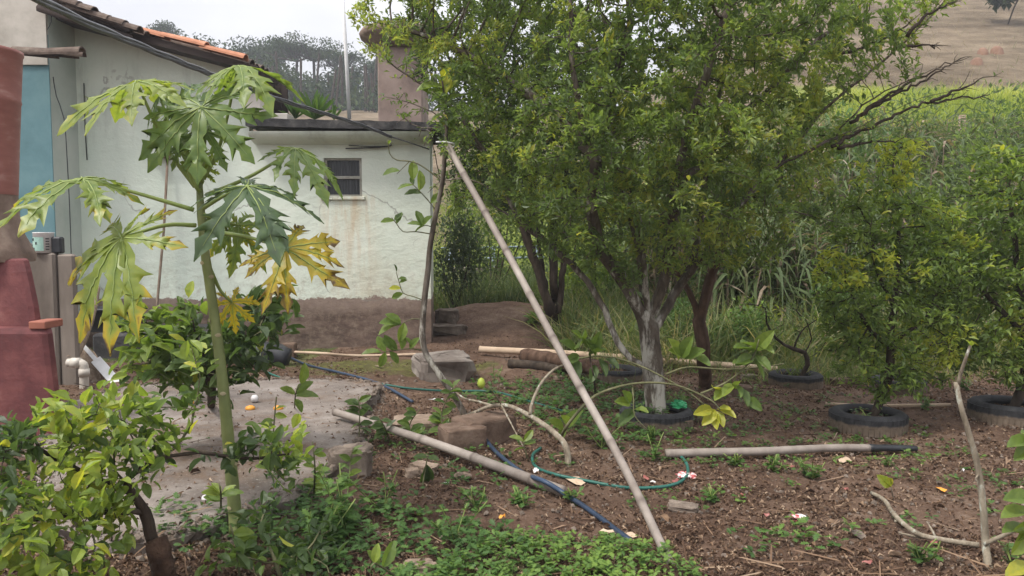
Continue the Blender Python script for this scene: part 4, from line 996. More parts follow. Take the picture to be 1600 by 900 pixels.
# citrus in the right-hand tyres
xa_, ya_ = tyre_xy['a']; ra_ = np.array([xa_, ya_, 0])
plant('citrus_tree', 'mid-sized bushy citrus standing in the dusty tyre on the right', 'tree', tuple(ra_), [
 [ra_] + pl_((1386, 600, ya_), (1391, 540, ya_), (1398, 470, ya_), (1405, 400, ya_), (1400, 310, ya_)),
 pl_((1391, 540, ya_), (1440, 500, ya_), (1470, 450, ya_)), pl_((1391, 545, ya_), (1350, 500, ya_ - .1), (1325, 440, ya_ - .1)), pl_((1398, 480, ya_), (1370, 420, ya_), (1360, 350, ya_))],
 [(1310, 520, 6.0, 38, 50, .35), (1455, 340, 6.1, 45, 55, .35), (1330, 370, 6.0, 40, 50, .3), (1330, 490, 6.0, 50, 70, .4), (1450, 520, 6.1, 55, 60, .4), (1400, 240, 6.1, 50, 35, .3), (1390, 450, 6.0, 110, 125, .55), (1385, 320, 6.0, 85, 75, .4), (1375, 545, 6.0, 80, 50, .4), (1450, 420, 6.1, 70, 105, .45), (1320, 440, 5.9, 50, 80, .4), (1395, 590, 5.95, 70, 38, .35), (1335, 560, 5.95, 40, 40, .3), (1450, 585, 6.1, 40, 36, .3)],
 700, .065, .035, .003, ML['lemon'], M_bark_dark, .062, 8.5, maxsub=6, n_parts=300, tint0=.5, young=.55, up=.2)
xd_, yd_ = tyre_xy['d']; rd_ = np.array([xd_, yd_, 0])
plant('citrus_tree', 'tall leafy citrus in the tyre at the right edge', 'tree', tuple(rd_), [
 [rd_] + pl_((1604, 580, yd_), (1600, 500, yd_), (1590, 420, yd_), (1580, 330, yd_), (1575, 250, yd_)),
 pl_((1600, 520, yd_), (1550, 470, yd_), (1510, 420, yd_)), pl_((1595, 460, yd_), (1640, 390, yd_), (1670, 330, yd_))],
 [(1545, 400, 6.2, 80, 110, .55), (1590, 300, 6.2, 72, 80, .5), (1500, 430, 6.3, 70, 100, .45), (1480, 350, 6.4, 45, 60, .35), (1520, 540, 6.2, 70, 50, .4), (1570, 540, 6.1, 80, 55, .45), (1660, 420, 6.2, 80, 150, .6), (1545, 260, 6.3, 35, 40, .3)],
 650, .07, .04, .003, ML['lemon'], M_bark_dark, .070, 9, maxsub=6, n_parts=300, tint0=.48, young=.52, up=.2)
xb_, yb_ = tyre_xy['b']; rb_ = np.array([xb_, yb_, 0])
plant('small_citrus', 'small sparse crooked citrus with bare twigs in the far tyre', 'tree', tuple(rb_), [
 [rb_] + pl_((1262, 570, yb_), (1258, 552, yb_), (1240, 545, yb_), (1212, 528, yb_), (1198, 505, yb_)),
 pl_((1258, 552, yb_), (1268, 530, yb_), (1260, 500, yb_)), pl_((1262, 562, yb_), (1282, 545, yb_), (1300, 520, yb_), (1310, 490, yb_)), pl_((1240, 545, yb_), (1250, 520, yb_), (1265, 505, yb_))],
 [(1200, 490, yb_, 28, 26, .2), (1255, 495, yb_, 45, 28, .3), (1225, 510, yb_, 30, 20, .2), (1300, 480, yb_, 26, 26, .2), (1165, 480, yb_, 20, 14, .2)],
 260, .075, .026, .003, ML['lemon'], M_bark_dark, .06, 2.6, maxsub=3, n_parts=120, tint0=.35, young=.6, jit=.15)
# ---------------------------------------------------------------- left foreground bushes
gL = G(246, 905)
plant('lemon_bush', 'bushy young lemon with bright yellow-green shoots filling the lower left corner', 'bush', tuple(gL), [
 [gL] + pl_((240, 850, 3.15), (225, 800, 3.1), (205, 770, 3.05), (180, 735, 3.0)),
 pl_((205, 770, 3.05), (130, 740, 3.0), (60, 700, 2.9)), pl_((195, 750, 3.0), (250, 718, 3.1), (310, 708, 3.2), (370, 716, 3.3), (420, 715, 3.35)),
 pl_((225, 800, 3.1), (150, 800, 2.9), (60, 810, 2.75)), pl_((250, 718, 3.1), (290, 680, 3.15), (305, 640, 3.2), (312, 590, 3.2), (300, 545, 3.2))],
 [(60, 690, 2.9, 85, 60, .3), (150, 660, 3.0, 95, 60, .3), (60, 800, 2.7, 110, 90, .35), (190, 720, 2.95, 80, 60, .25), (20, 870, 2.6, 90, 60, .3), (110, 880, 2.65, 90, 45, .3), (225, 660, 3.05, 40, 40, .15), (430, 690, 3.35, 55, 28, .15), (365, 715, 3.3, 60, 16, .12), (310, 560, 3.2, 26, 30, .1), (450, 730, 3.4, 40, 30, .15), (190, 800, 2.85, 50, 40, .2), (300, 620, 3.2, 30, 34, .12)],
 2500, .045, .024, .002, ML['lemon'], M_bark_dark, .070, 3.4, maxsub=4, tm=T_LEM, n_parts=300, tint0=.1, young=.74, up=.55, infl=.7, twigmat=M_twig)
gB = G(330, 640); YB = 4.9
plant('lemon_bush', 'broad leaved lemon bush under the wall behind the papaya trunk', 'bush', tuple(gB), [
 [gB] + pl_((330, 600, YB), (325, 570, YB), (310, 540, YB)), pl_((325, 570, YB), (270, 540, YB), (230, 510, YB), (220, 480, YB)), pl_((325, 570, YB), (380, 540, YB), (410, 500, YB), (420, 470, YB)), pl_((310, 540, YB), (300, 500, YB), (290, 480, YB))],
 [(235, 515, YB, 42, 38, .25), (300, 540, YB, 75, 45, .35), (400, 510, YB, 48, 42, .28), (350, 570, YB, 80, 36, .35), (250, 580, YB, 55, 36, .3), (425, 480, YB, 26, 26, .15), (218, 490, YB, 22, 26, .15)],
 1300, .06, .03, .003, ML['lemon'], M_bark_dark, .12, 3.2, maxsub=3, tm=T_LEM, n_parts=300, tint0=.18, young=.75, up=.6, infl=.7, twigmat=M_twig)
gS = G(440, 905)
plant('shrub', 'low leafy shrub at the bottom edge below the concrete apron', 'bush', tuple(gS), [
 [gS] + pl_((430, 880, 3.3), (420, 850, 3.35)), pl_((430, 880, 3.3), (480, 860, 3.3), (500, 830, 3.4)), pl_((430, 880, 3.3), (380, 870, 3.2), (350, 850, 3.2))],
 [(430, 850, 3.4, 70, 36, .2), (350, 875, 3.2, 55, 30, .2), (500, 850, 3.5, 50, 34, .2), (470, 890, 3.2, 80, 26, .2), (410, 800, 3.6, 40, 24, .15)],
 2200, .05, .012, .0022, ML['lemon'], M_twig, .07, 2.6, maxsub=3, tm=T_LEM, n_parts=200, tint0=.2, young=.6, up=.6, infl=.6)
# rotten stump in the bush
g = G(262, 905); mb = MB(); q = spline([g - [0, 0, .1], P(252, 875, 3.12), P(243, 842, 3.12)], .03); mb.tube(q, np.linspace(.055, .042, len(q)), 12, rough=.16); o = mb.build('tree_stump', M_rot); tag(o, 'rotten brown stump beside the lemon bush stem at lower left', 'stump')
# ================================================================ sapling, poles, branches
def leaf_at(parent, base, tip, mat, tint, width=1.0, hang=False, tm=T_LEM, nr=None):
    d = tip - base; L_ = np.linalg.norm(d)
    nr = np.array([.2, -.55, .7]) + rng.normal(0, .3, 3) if nr is None else nr
    M = frames(np.array([base]), np.array([d]), np.array([nr]), L_)
    leaf_parts(parent, tm, M, np.array([tint]), mat)
def sprig(parent, pts, r, leaves, mat_tw=M_twig, mat=None, size=.135, tint=.6):
    """a twig through points; leaves: list of (fraction along, dx_px-like direction x, z, scale, tint)"""
    q = spline(pts, .03); mb = MB(); mb.tube(q, np.linspace(r, r * .6, len(q)), 6); mb.build('twig', mat_tw, parent)
    for (f, dx, dz, s, ti) in leaves:
        b = q[min(int(f * (len(q) - 1)), len(q) - 1)]
        leaf_at(parent, b, b + unit(np.array([dx, rng.uniform(-.5, .2), dz])) * size * s, mat or ML['lemon'], ti)
YS = 6.2
gs = G(735, 660)
sap = thing('sapling', 'tall thin lemon sapling tied to the top of the leaning pole', 'sapling', gs)
q = spline([gs - [0, 0, .05]] + pl_((722, 640, YS + .05), (705, 612, YS), (684, 582, YS), (667, 556, YS), (660, 528, YS), (662, 480, YS), (669, 420, YS), (672, 385, YS), (681, 335, YS), (691, 285, YS), (695, 240, YS), (698, 190, YS), (694, 150, YS), (690, 120, YS)), .05)
mb = MB(); mb.tube(q, np.interp(np.linspace(0, 1, len(q)), [0, .3, .75, 1], [.026, .025, .018, .006]), 10, rough=.05); mb.build('trunk', M_bark_main, sap)
S_ = lambda *a: [P(*p, YS) for p in a]
sprig(sap, S_((691, 283), (660, 260), (640, 252), (620, 250), (609, 240), (606, 218)), .007, [(.98, .3, .5, .4, .6)])
sprig(sap, S_((640, 252), (630, 262), (620, 272)), .004, [(.95, -1, -.1, 1.1, .55)])
sprig(sap, S_((682, 330), (668, 312), (655, 298), (642, 285)), .006, [(.95, -.2, .6, .6, .35), (.7, .15, 1, 1.2, .6), (.6, -1, .1, 1.1, .35), (.3, .6, .5, 1.0, .55), (.95, -.9, -.1, 1.0, .5)])
leaf_at(sap, P(645, 282, YS), P(646, 250, YS), ML['lemon'], .62)
sprig(sap, S_((676, 366), (650, 362), (630, 362), (620, 350), (612, 340)), .006, [(.98, -1, 0, .8, .5), (.9, .2, .6, .8, .4), (.95, .5, .5, .7, .35)])
sprig(sap, S_((676, 355), (665, 352), (655, 355)), .005, [(.9, -.3, .9, 1, .4), (.8, -1, .3, .9, .5), (.95, .5, .6, .9, .55), (.6, -.5, -.2, .8, .5)])
sprig(sap, S_((664, 470), (645, 463), (630, 458), (624, 442), (619, 425)), .005, [(1, -.1, 1, .5, .2), (.85, .8, .2, .5, .4), (.65, -1, .1, .7, .95), (.55, -1, -.4, .8, .5), (.7, .6, .3, .5, .5)])
sprig(sap, S_((662, 500), (645, 498), (632, 504), (622, 508)), .005, [(.95, -1, .2, 1.3, .5), (.9, -.8, .7, 1.1, .55), (.95, -1, -.3, 1.5, .6), (.8, -.2, -1, 1.2, .65)])
sprig(sap, S_((664, 548), (640, 545), (615, 548), (590, 552)), .006, [(.95, -1, .1, 1.2, .5), (.7, -.4, .9, 1.1, .45), (.5, .1, 1, 1.0, .5), (.6, -.7, .6, 1.2, .4), (.85, -.3, -.8, 1.0, .5), (.4, .6, .8, .9, .55), (.9, -.5, .9, 1.1, .5), (.75, .4, -.5, .9, .4), (.3, -.5, .8, 1, .5)])
sprig(sap, S_((691, 283), (720, 279), (745, 284), (772, 298)), .007, [], M_twig_lichen)
top = [(695, 165, 660, 132, .55), (694, 152, 672, 128, .6), (694, 150, 702, 108, .97), (696, 150, 712, 122, .85), (697, 160, 724, 143, .6), (698, 170, 724, 172, .5), (696, 175, 720, 192, .45), (694, 165, 676, 170, .55), (695, 150, 686, 112, .5), (697, 185, 712, 200, .5), (694, 178, 670, 188, .6), (692, 135, 650, 135, .6), (697, 195, 716, 178, .45), (690, 122, 700, 104, .9), (696, 200, 680, 205, .4)]
for (a, b, c, d, ti) in top: leaf_at(sap, P(a, b, YS), P(c, d, YS + rng.uniform(-.1, .05)), ML['lemon'], ti)
# leaning bamboo pole
def bamboo(name, pts, r0, r1, label, cat='pole', seg=.34, mat=M_bamboo, group=None):
    q = spline(pts, .02); s = np.arange(len(q)) * .02; ph = (s / seg) % 1
    node = np.exp(-(np.minimum(ph, 1 - ph) * seg / .016) ** 2)
    rad = np.linspace(r0, r1, len(q)) * (1 + .16 * node)
    mb = MB(); mb.tube(q, rad, 12, t=np.clip(.68 - .75 * node + .2 * np.sin(np.floor(s / seg) * 4.1), 0, 1)); o = mb.build(name, mat)
    return tag(o, label, cat, group)
gp = G(1052, 884)
bamboo('bamboo_pole', [gp - [0, 0, .02], P(970, 720, 4.05), P(880, 558, 4.65), P(790, 390, 5.4), P(699, 226, 6.15)], .0215, .026, 'long dry bamboo pole leaning against the thin sapling', seg=.42)
mb = MB(); mb.tube(spline([P(682, 222, 6.18), P(696, 222, 6.12), P(712, 226, 6.15), P(704, 232, 6.22), P(690, 228, 6.22)], .03), .008, 6); o = mb.build('tie_rag', M_white); tag(o, 'white rag tying the bamboo pole to the sapling', 'tie')
a, b = G(524, 650, .12), G(880, 768, .03)
bamboo('bamboo_pole', [a + [0, 0, .03], (a + b) / 2 + [0, .02, .03], b], .028, .032, 'thick grey bamboo pole lying from the concrete slab towards the soil', seg=.5)
gA, gB2 = G(750, 546, .07), G(1215, 577, .07)
bamboo('bamboo_pole', [gA, (gA * .6 + gB2 * .4) + [0, 0, .02], gB2], .042, .034, 'long pale peeled pole lying on the ground behind the citrus trunk', mat=M_palewood, seg=.9)
g1, g2_ = G(1040, 709, .04), G(1432, 701, .03)
q = [g1, G(1110, 707, .035), G(1200, 705, .05), G(1300, 700, .05), G(1380, 700, .04), g2_]
qq = spline(q, .03); kc = int(len(qq) * .8); mb = MB(); mb.tube(qq[:kc + 1], np.linspace(.03, .026, kc + 1), 10, t=.6, rough=.04); o = mb.build('wooden_pole', M_bamboo)
mb = MB(); mb.tube(qq[kc:], np.linspace(.0265, .02, len(qq) - kc), 10, rough=.08); mb.build('charred_end', M_black, o); tag(o, 'curved bare pole with charred end lying in front of the right tyre', 'pole')
q = [G(1290, 631, .02), G(1360, 634, .02), G(1485, 633, .02)]; mb = MB(); mb.tube(spline(q, .1), .016, 8); o = mb.build('thin_stick', M_palewood); tag(o, 'thin pale stick lying behind the dusty tyre on the right', 'stick')
q = [G(430, 549, .02), P(500, 552, 8.9), G(560, 556, .02), G(680, 553, .06)]; mb = MB(); mb.tube(spline(q, .1), .017, 8); o = mb.build('thin_stick', M_palewood); tag(o, 'long thin pale stick lying along the foot of the annex wall', 'stick')
# logs
for i, (a, b, r, lab) in enumerate((((818, 556), (945, 576), .085, 'thick dark log lying against the long pale pole'), ((795, 568), (880, 578), .05, 'short thin log in front of the thick dark log'), ((880, 572), (948, 582), .07, 'stubby dark log end behind the leaning pole'))):
    A_, B_ = G(*a, r * .8), G(*b, r * .8); qq = spline([A_, (A_ + B_) / 2 + rng.normal(0, .02, 3), B_], .06); mb = MB(); mb.tube(qq, r * (1 + rng.normal(0, .05, len(qq))), 14, rough=.06); o = mb.build('log', M_bark_red if i != 1 else M_bark_dark); tag(o, lab, 'log')
# hoses
def hose(name, px, r, mat, lab, t=None):
    q = spline([G(a, b, r * .9 + (h if len(rest) else 0)) for (a, b, *rest) in px for h in [rest[0] if rest else 0]], .04)
    r *= .82; mb = MB(); mb.tube(q, r, 8, t=.5 if t is None else np.interp(np.linspace(0, 1, len(q)), *t)); o = mb.build(name, mat); return tag(o, lab, 'hose')
hose('garden_hose', [(420, 545), (448, 556), (480, 570), (530, 582), (580, 595), (610, 608), (645, 628)], .017, M_blue, 'blue black hose crossing from the wall to the end of the slab', ([0, .55, .7, 1], [0, .1, .9, .7]))
hose('garden_hose', [(722, 660, .06), (745, 672, .05), (775, 706, .02), (815, 738, .02), (850, 752, .06), (880, 770, .02), (925, 800), (985, 845)], .018, M_blue, 'dark blue hose running past the end of the thick bamboo pole', ([0, .35, .5, .72, .76, 1], [.1, .2, .9, .9, .1, .0]))
hose('garden_hose', [(398, 570), (430, 587), (480, 598), (540, 602), (590, 600), (640, 607), (700, 611), (770, 612), (830, 628), (890, 645)], .013, M_green, 'green hose crossing the mossy ground from the wall')
hose('garden_hose', [(845, 700), (832, 712), (838, 730), (870, 742), (920, 752), (980, 762), (1040, 760), (1070, 748), (1074, 728), (1060, 710), (1040, 705)], .013, M_green, 'green hose curled into a loop beside the leaning pole')
# tyres
def tyre(key, R0, hgt, lab, tilt=0):
    x, y = tyre_xy[key]; z = float(terrain(x + R0, y)) * .5 + float(terrain(x, y - R0)) * .5 - .035
    t = thing('tyre', lab, 'tyre', (x, y, z), 'old tyres used as planters')
    h = hgt; prof = [(R0 * .62, .03), (R0 * .68, .0), (R0 * .93, .0), (R0, .03), (R0 * 1.005, h * .5), (R0, h - .03), (R0 * .94, h - .004), (R0 * .82, h + .006), (R0 * .68, h - .01), (R0 * .60, h - .03), (R0 * .61, h - .045), (R0 * .7, h - .03), (R0 * .84, h * .7), (R0 * .88, h * .3)]
    mb = MB(); mb.lathe([(r, z + zz_) for r, zz_ in prof], x, y, 44); b = mb.build('casing', M_tyrem, t)
    mb = MB(); nl = 46
    for i in range(nl):
        a = 2 * math.pi * i / nl
        for (zo, da) in ((.022, 0), (h * .52, .5)):
            M = Matrix.Rotation(a + da * 2 * math.pi / nl, 4, 'Z'); M.translation = (x, y, z)
            mb.box((R0 - .006, -.016, zo), (R0 + .004, .016, zo + h * .36), M=M)
    mb.build('tread', M_tyrem, b, False)
    mb = MB(); n = 20; V = [(x, y, z + .10)]
    for r in (.3, .62, .86):
        for i in range(n): V.append((x + R0 * r * math.cos(2 * math.pi * i / n), y + R0 * r * math.sin(2 * math.pi * i / n), z + .09 - .02 * r + rng.normal(0, .01)))
    Fc = [(0, 1 + i, 1 + (i + 1) % n) for i in range(n)] + [(1 + k * n + i, 1 + (k + 1) * n + i, 1 + (k + 1) * n + (i + 1) % n, 1 + k * n + (i + 1) % n) for k in range(2) for i in range(n)]
    o = obj('soil_fill', V, Fc, M_soil, t)
    return t
tyre('main', .285, .165, 'half buried dusty tyre around the pale citrus trunk')
tyre('a', .285, .17, 'dusty tyre around the bushy mid-sized citrus on the right')
tyre('b', .255, .165, 'blackish tyre holding the small crooked citrus')
tyre('c', .25, .15, 'far black tyre mostly hidden behind the bushy citrus')
tyre('d', .285, .18, 'tyre cut by the right edge of the picture')
tyre('e', .27, .15, 'tyre lying behind and left of the pale citrus trunk')
# stones and blocks
def rock(pxc, sz, lab, mat=M_stone, name='stone', box=True, rot=0, dz=0, seed=1, cat='stone', rough=.12):
    g = G(*pxc); rg = np.random.default_rng(seed); V, Fc = [], []
    n1, n2 = 15, 26
    for i in range(n1):
        for j in range(n2):
            th, ph = math.pi * i / (n1 - 1), 2 * math.pi * j / n2
            d = np.array([math.sin(th) * math.cos(ph), math.sin(th) * math.sin(ph), math.cos(th)])
            if box: d = np.sign(d) * np.abs(d) ** (.18 if name == 'clay_block' else .3)
            V.append(d * (1 + rg.uniform(-rough, rough) * .35 + rough * 2.6 * float(vnoise(np.float64(d[0] * 2.1 + seed * 3.3 + d[2]), np.float64(d[1] * 2.1 + d[2] * 1.7))) + rough * 1.2 * float(vnoise(np.float64(d[0] * 6 + seed), np.float64(d[1] * 6 + d[2] * 5)))) * np.array(sz) / 2)
    Fc = [(i * n2 + j, (i + 1) * n2 + j, (i + 1) * n2 + (j + 1) % n2, i * n2 + (j + 1) % n2) for i in range(n1 - 1) for j in range(n2)]
    V = np.array(V); c, s = math.cos(rot), math.sin(rot); V = V @ np.array([[c, s, 0], [-s, c, 0], [0, 0, 1]])
    o = obj(name, V + g + [0, 0, sz[2] * .3 + dz], Fc, mat, smooth=False); return tag(o, lab, cat)
rock((690, 588), (.58, .55, .3), 'large rough concrete lump at the corner of the annex', M_conc, 'concrete_lump', rot=.3, seed=3, rough=.1)
rock((757, 690), (.42, .26, .24), 'brownish broken clay block beside the fallen branch', M_brick, 'clay_block', rot=.6, seed=4, rough=.03, cat='block')
rock((722, 700), (.30, .22, .2), 'lower clay block leaning beside the dark hose', M_brick, 'clay_block', rot=.4, seed=14, rough=.04, cat='block')
rock((648, 668), (.34, .3, .10), 'pale flat stone slab between hose and bamboo pole', M_sand, rot=.2, seed=5, rough=.08)
rock((662, 736), (.17, .10, .06), 'pale angular stone below the bamboo pole', M_sand, rot=-.5, seed=6)
rock((645, 742), (.09, .07, .05), 'small pale chip left of the angular stone', M_sand, rot=.5, seed=16)
rock((722, 748), (.12, .07, .05), 'small rounded pinkish stone below the bamboo pole', M_sand, box=False, seed=7)
rock((1068, 798), (.17, .1, .05), 'flat grey stone right of the leaning pole', M_stone, seed=8, rot=-.4)
rock((698, 504), (.34, .3, .25), 'dark stone lying beside the annex corner on the mound', M_stone, seed=9)
rock((700, 520), (.5, .3, .14), 'low dark stone at the foot of the mound', M_stone, seed=19)
rock((1150, 615), (.28, .16, .1), 'reddish brick lump behind the tyre of the big citrus', M_brick, seed=10, rot=.3)
rock((1170, 592), (.16, .1, .06), 'small dark stone near the far tyre', M_stone, seed=11)
rock((1320, 600), (.3, .14, .08), 'low brown stone right of the far tyre', M_brick, seed=12, rot=.1)
rock((548, 745), (.24, .2, .24), 'dark lump of broken concrete under the slab edge', M_stone, seed=13)
rock((452, 558), (.17, .14, .22), 'small brown block standing at the foot of the annex wall', M_brick, seed=15, rough=.03)
rock((655, 892), (.15, .1, .05), 'pale pinkish stone among the low green weeds', M_sand, seed=17)
rock((872, 592), (.1, .07, .04), 'tiny pale chip under the logs', M_sand, seed=18)
# fallen and standing bare branches
fb = thing('fallen_branch', 'grey crooked fallen branch propped on a stub beside the leaning pole', 'branch', G(890, 778))
Yf = 5.3
def tw(parent, pts, r0, r1, mat=M_twig_lichen, name='limb', n=8):
    q = spline(pts, .03); mb = MB(); mb.tube(q, np.linspace(r0, r1, len(q)), n, rough=.06); return mb.build(name, mat, parent)
tw(fb, [G(891, 782) - [0, 0, .03], P(888, 740, 4.9), P(885, 700, 5.0), P(868, 678, 5.1), P(840, 657, 5.3), P(800, 636, 5.5), P(770, 634, 5.6), P(745, 643, 5.7), P(715, 655, 5.8)], .027, .012)
tw(fb, pl_((770, 634, 5.6), (745, 627, 5.7), (725, 622, 5.8), (705, 607, 5.9)), .011, .005)
tw(fb, pl_((828, 648, 5.35), (832, 628, 5.4), (845, 600, 5.5), (865, 578, 5.6), (888, 568, 5.7)), .013, .008)
tw(fb, pl_((783, 632, 5.55), (795, 655, 5.3), (808, 680, 5.15), (818, 698, 5.05)), .008, .004, n=5)
tw(fb, pl_((742, 643, 5.7), (748, 665, 5.5), (750, 690, 5.4)), .008, .004, n=5)
tw(fb, pl_((783, 632, 5.55), (772, 615, 5.5), (763, 602, 5.5)), .005, .003, M_twig, n=5)
mb = MB(); c = P(752, 599, 5.5); mb.lathe([(.002, c[2] - .038), (.02, c[2] - .03), (.031, c[2]), (.02, c[2] + .03), (.006, c[2] + .04), (.002, c[2] + .042)], c[0], c[1], 16); mb.build('fruit', M_lemonfruit, fb)
lb = thing('lemon_branch', 'long arching green lemon branch with yellowing leaves in front of the tyre', 'branch', G(880, 685))
B = lambda *a: pl_(*a)
tw(lb, [G(872, 690)] + B((890, 660, 5.3), (925, 622, 5.3), (965, 605, 5.3), (1010, 598, 5.25), (1060, 603, 5.2), (1110, 625, 5.15), (1125, 640, 5.1)), .013, .005, M_twig, n=7)
tw(lb, B((905, 560, 5.8), (940, 556, 5.7), (985, 566, 5.5), (1030, 586, 5.3), (1075, 612, 5.2), (1100, 632, 5.15)), .009, .005, M_twig, n=6)
tw(lb, B((1040, 585, 5.3), (1075, 574, 5.3), (1130, 577, 5.3), (1180, 575, 5.3), (1225, 568, 5.3)), .009, .004, M_twig, n=6)
tw(lb, B((1095, 615, 5.2), (1130, 600, 5.2), (1160, 578, 5.2), (1178, 555, 5.2), (1186, 530, 5.2)), .008, .004, M_twig, n=6)
tw(lb, B((988, 602, 5.3), (990, 625, 5.2), (992, 650, 5.15), (1012, 672, 5.1)), .006, .003, M_twig, n=5)
for (a, b, c, d, ti, s) in ((1180, 548, 1206, 518, .6, 1), (1180, 545, 1160, 528, .5, 1), (1182, 552, 1150, 535, .55, 1), (1178, 558, 1152, 566, .55, 1), (1180, 556, 1205, 575, .5, 1), (1175, 560, 1200, 590, .45, 1), (1184, 538, 1210, 548, .6, 1), (1165, 572, 1148, 562, .5, .8),
                         (1118, 640, 1100, 662, .97, 1), (1118, 642, 1132, 664, .97, 1), (1122, 640, 1150, 648, .96, 1), (1120, 640, 1140, 636, .9, 1), (1112, 638, 1088, 645, .9, 1), (1120, 645, 1118, 668, .93, 1), (1150, 600, 1160, 618, .5, 1), (1145, 600, 1130, 615, .75, .9), (1120, 612, 1116, 600, .92, .8), (1155, 605, 1172, 632, .45, 1), (1150, 608, 1155, 590, .6, 1), (1165, 620, 1190, 640, .4, 1), (1130, 606, 1118, 622, .7, .8),
                         (1065, 560, 1078, 527, .55, 1), (1065, 558, 1050, 545, .6, 1), (1068, 560, 1098, 545, .55, 1), (1060, 562, 1052, 530, .7, 1), (1085, 555, 1110, 568, .5, .8),
                         (990, 640, 1012, 640, .6, 1.1), (985, 632, 965, 625, .6, 1), (984, 630, 978, 612, .55, 1), (992, 640, 968, 660, .35, .9), (885, 668, 905, 640, .55, 1), (880, 672, 862, 655, .6, 1), (884, 670, 870, 692, .5, 1), (890, 668, 882, 650, .7, .8),
                         (895, 545, 920, 520, .5, 1), (900, 550, 880, 530, .4, 1), (920, 556, 945, 540, .45, 1), (930, 558, 920, 530, .5, 1), (905, 555, 885, 565, .4, 1), (935, 560, 950, 585, .35, 1), (925, 548, 938, 522, .4, 1), (945, 560, 968, 572, .35, 1), (918, 545, 900, 512, .55, 1), (895, 558, 905, 590, .3, 1), (930, 570, 925, 595, .3, 1)):
    leaf_at(lb, P(a, b, 5.25 if a > 960 else 5.6), P(c, d, 5.15 if a > 960 else 5.5), ML['lemon'], ti)
tw(lb, [G(930, 615)] + B((928, 590, 5.6), (922, 560, 5.6), (925, 535, 5.6)), .009, .005, M_bark_dark, n=6)
rb2 = thing('fallen_branch', 'pale lichened fallen branch lying on the soil at lower right', 'branch', G(1450, 850))
D = lambda *a: [G(x, y, h) for (x, y, h) in a]
tw(rb2, D((1362, 770, .03), (1382, 782, .05), (1398, 805, .05), (1430, 832, .04), (1465, 842, .03), (1530, 852, .03)), .011, .014)
tw(rb2, D((1465, 842, .03), (1440, 840, .02), (1402, 832, .02)), .009, .004)
tw(rb2, D((1462, 840, .03), (1455, 826, .06), (1448, 815, .08)), .006, .003)
for (a, b, c, d, ti) in ((1392, 760, 1375, 745, .88), (1392, 760, 1392, 748, .9)): leaf_at(rb2, P(a, b, 4.25), P(c, d, 4.2), ML['lemon'], ti)
tw(rb2, [G(1400, 815, .03)] + B((1398, 790, 4.3), (1392, 760, 4.25)), .008, .003)
bs = thing('bare_sapling', 'bare lichened upright stem with cut top at the lower right edge', 'sapling', G(1555, 905))
tw(bs, [G(1556, 905) - [0, 0, .1], P(1541, 860, 3.52), P(1537, 800, 3.53), P(1528, 730, 3.55), P(1512, 670, 3.55), P(1500, 630, 3.56), P(1494, 597, 3.57)], .019, .011, name='trunk')
tw(bs, B((1496, 605, 3.57), (1502, 580, 3.55), (1512, 552, 3.52), (1516, 540, 3.52)), .009, .006)
tw(bs, B((1537, 850, 3.52), (1560, 840, 3.5), (1590, 826, 3.45), (1620, 805, 3.4)), .011, .008)
tw(bs, B((1530, 740, 3.55), (1524, 748, 3.5)), .006, .003)
for (a, b, c, d, ti) in ((1516, 540, 1512, 530, .85), (1516, 541, 1520, 531, .85)): leaf_at(bs, P(a, b, 3.52), P(c, d, 3.5), ML['lemon'], ti)
es = thing('lemon_shoot', 'leafy lemon shoot entering at the right edge below the tyre', 'shoot', G(1625, 880))
tw(es, [G(1630, 900)] + B((1615, 840, 3.3), (1612, 760, 3.3), (1618, 690, 3.3)), .009, .005, M_twig)
for (a, b, c, d, ti) in ((1618, 690, 1578, 690, .55), (1618, 692, 1588, 715, .5), (1612, 800, 1568, 800, .6), (1612, 820, 1588, 868, .75), (1612, 815, 1590, 830, .7), (1614, 830, 1570, 822, .55), (1614, 885, 1575, 892, .9), (1616, 780, 1575, 775, .5), (1614, 800, 1602, 850, .65), (1618, 690, 1600, 670, .5)): leaf_at(es, P(a, b, 3.3), P(c, d, 3.25), ML['lemon'], ti)
# young lemon seedlings in front
def seedling(pts, leaves, lab, size=.1, cat='seedling', r=.006):
    t = thing('lemon_seedling', lab, cat, pts[0]); q = spline(pts, .03); mb = MB(); mb.tube(q, np.linspace(r, r * .6, len(q)), 6); mb.build('stem', M_twig, t)
    for (f, dx, dz, s, ti) in leaves:
        b = q[min(int(f * (len(q) - 1)), len(q) - 1)]; leaf_at(t, b, b + unit(np.array([dx, rng.uniform(-.6, .3), dz])) * size * s, ML['lemon'], ti)
def auto(n, lo=.3, ti=(.35, .65)): return [(rng.uniform(lo, 1), rng.choice([-1, 1]) * rng.uniform(.5, 1), rng.uniform(-.3, .9), rng.uniform(.75, 1.15), rng.uniform(*ti)) for _ in range(n)]
seedling([G(560, 700), P(562, 650, 5.4), P(560, 620, 5.4)], auto(12, .45, (.25, .5)), 'dark leaved seedling at the near end of the thick bamboo pole', .1)
seedling([G(695, 690), P(690, 650, 5.7), P(700, 620, 5.7), P(712, 600, 5.7)], auto(20, .2, (.3, .6)), 'leafy lemon seedling left of the clay block')
seedling([G(650, 695), P(640, 665, 5.6), P(655, 640, 5.6)], auto(14, .2, (.3, .55)), 'lemon seedling between pale flat stone and bamboo pole')
seedling([G(545, 760), P(548, 720, 4.6), P(552, 700, 4.6)], auto(8, .3, (.4, .7)), 'small seedling in front of the broken slab edge', .08)
seedling([G(610, 690), P(600, 665, 5.4), P(590, 650, 5.4)], auto(12, .3, (.25, .5)), 'dark leaved seedling leaning over the bamboo pole')
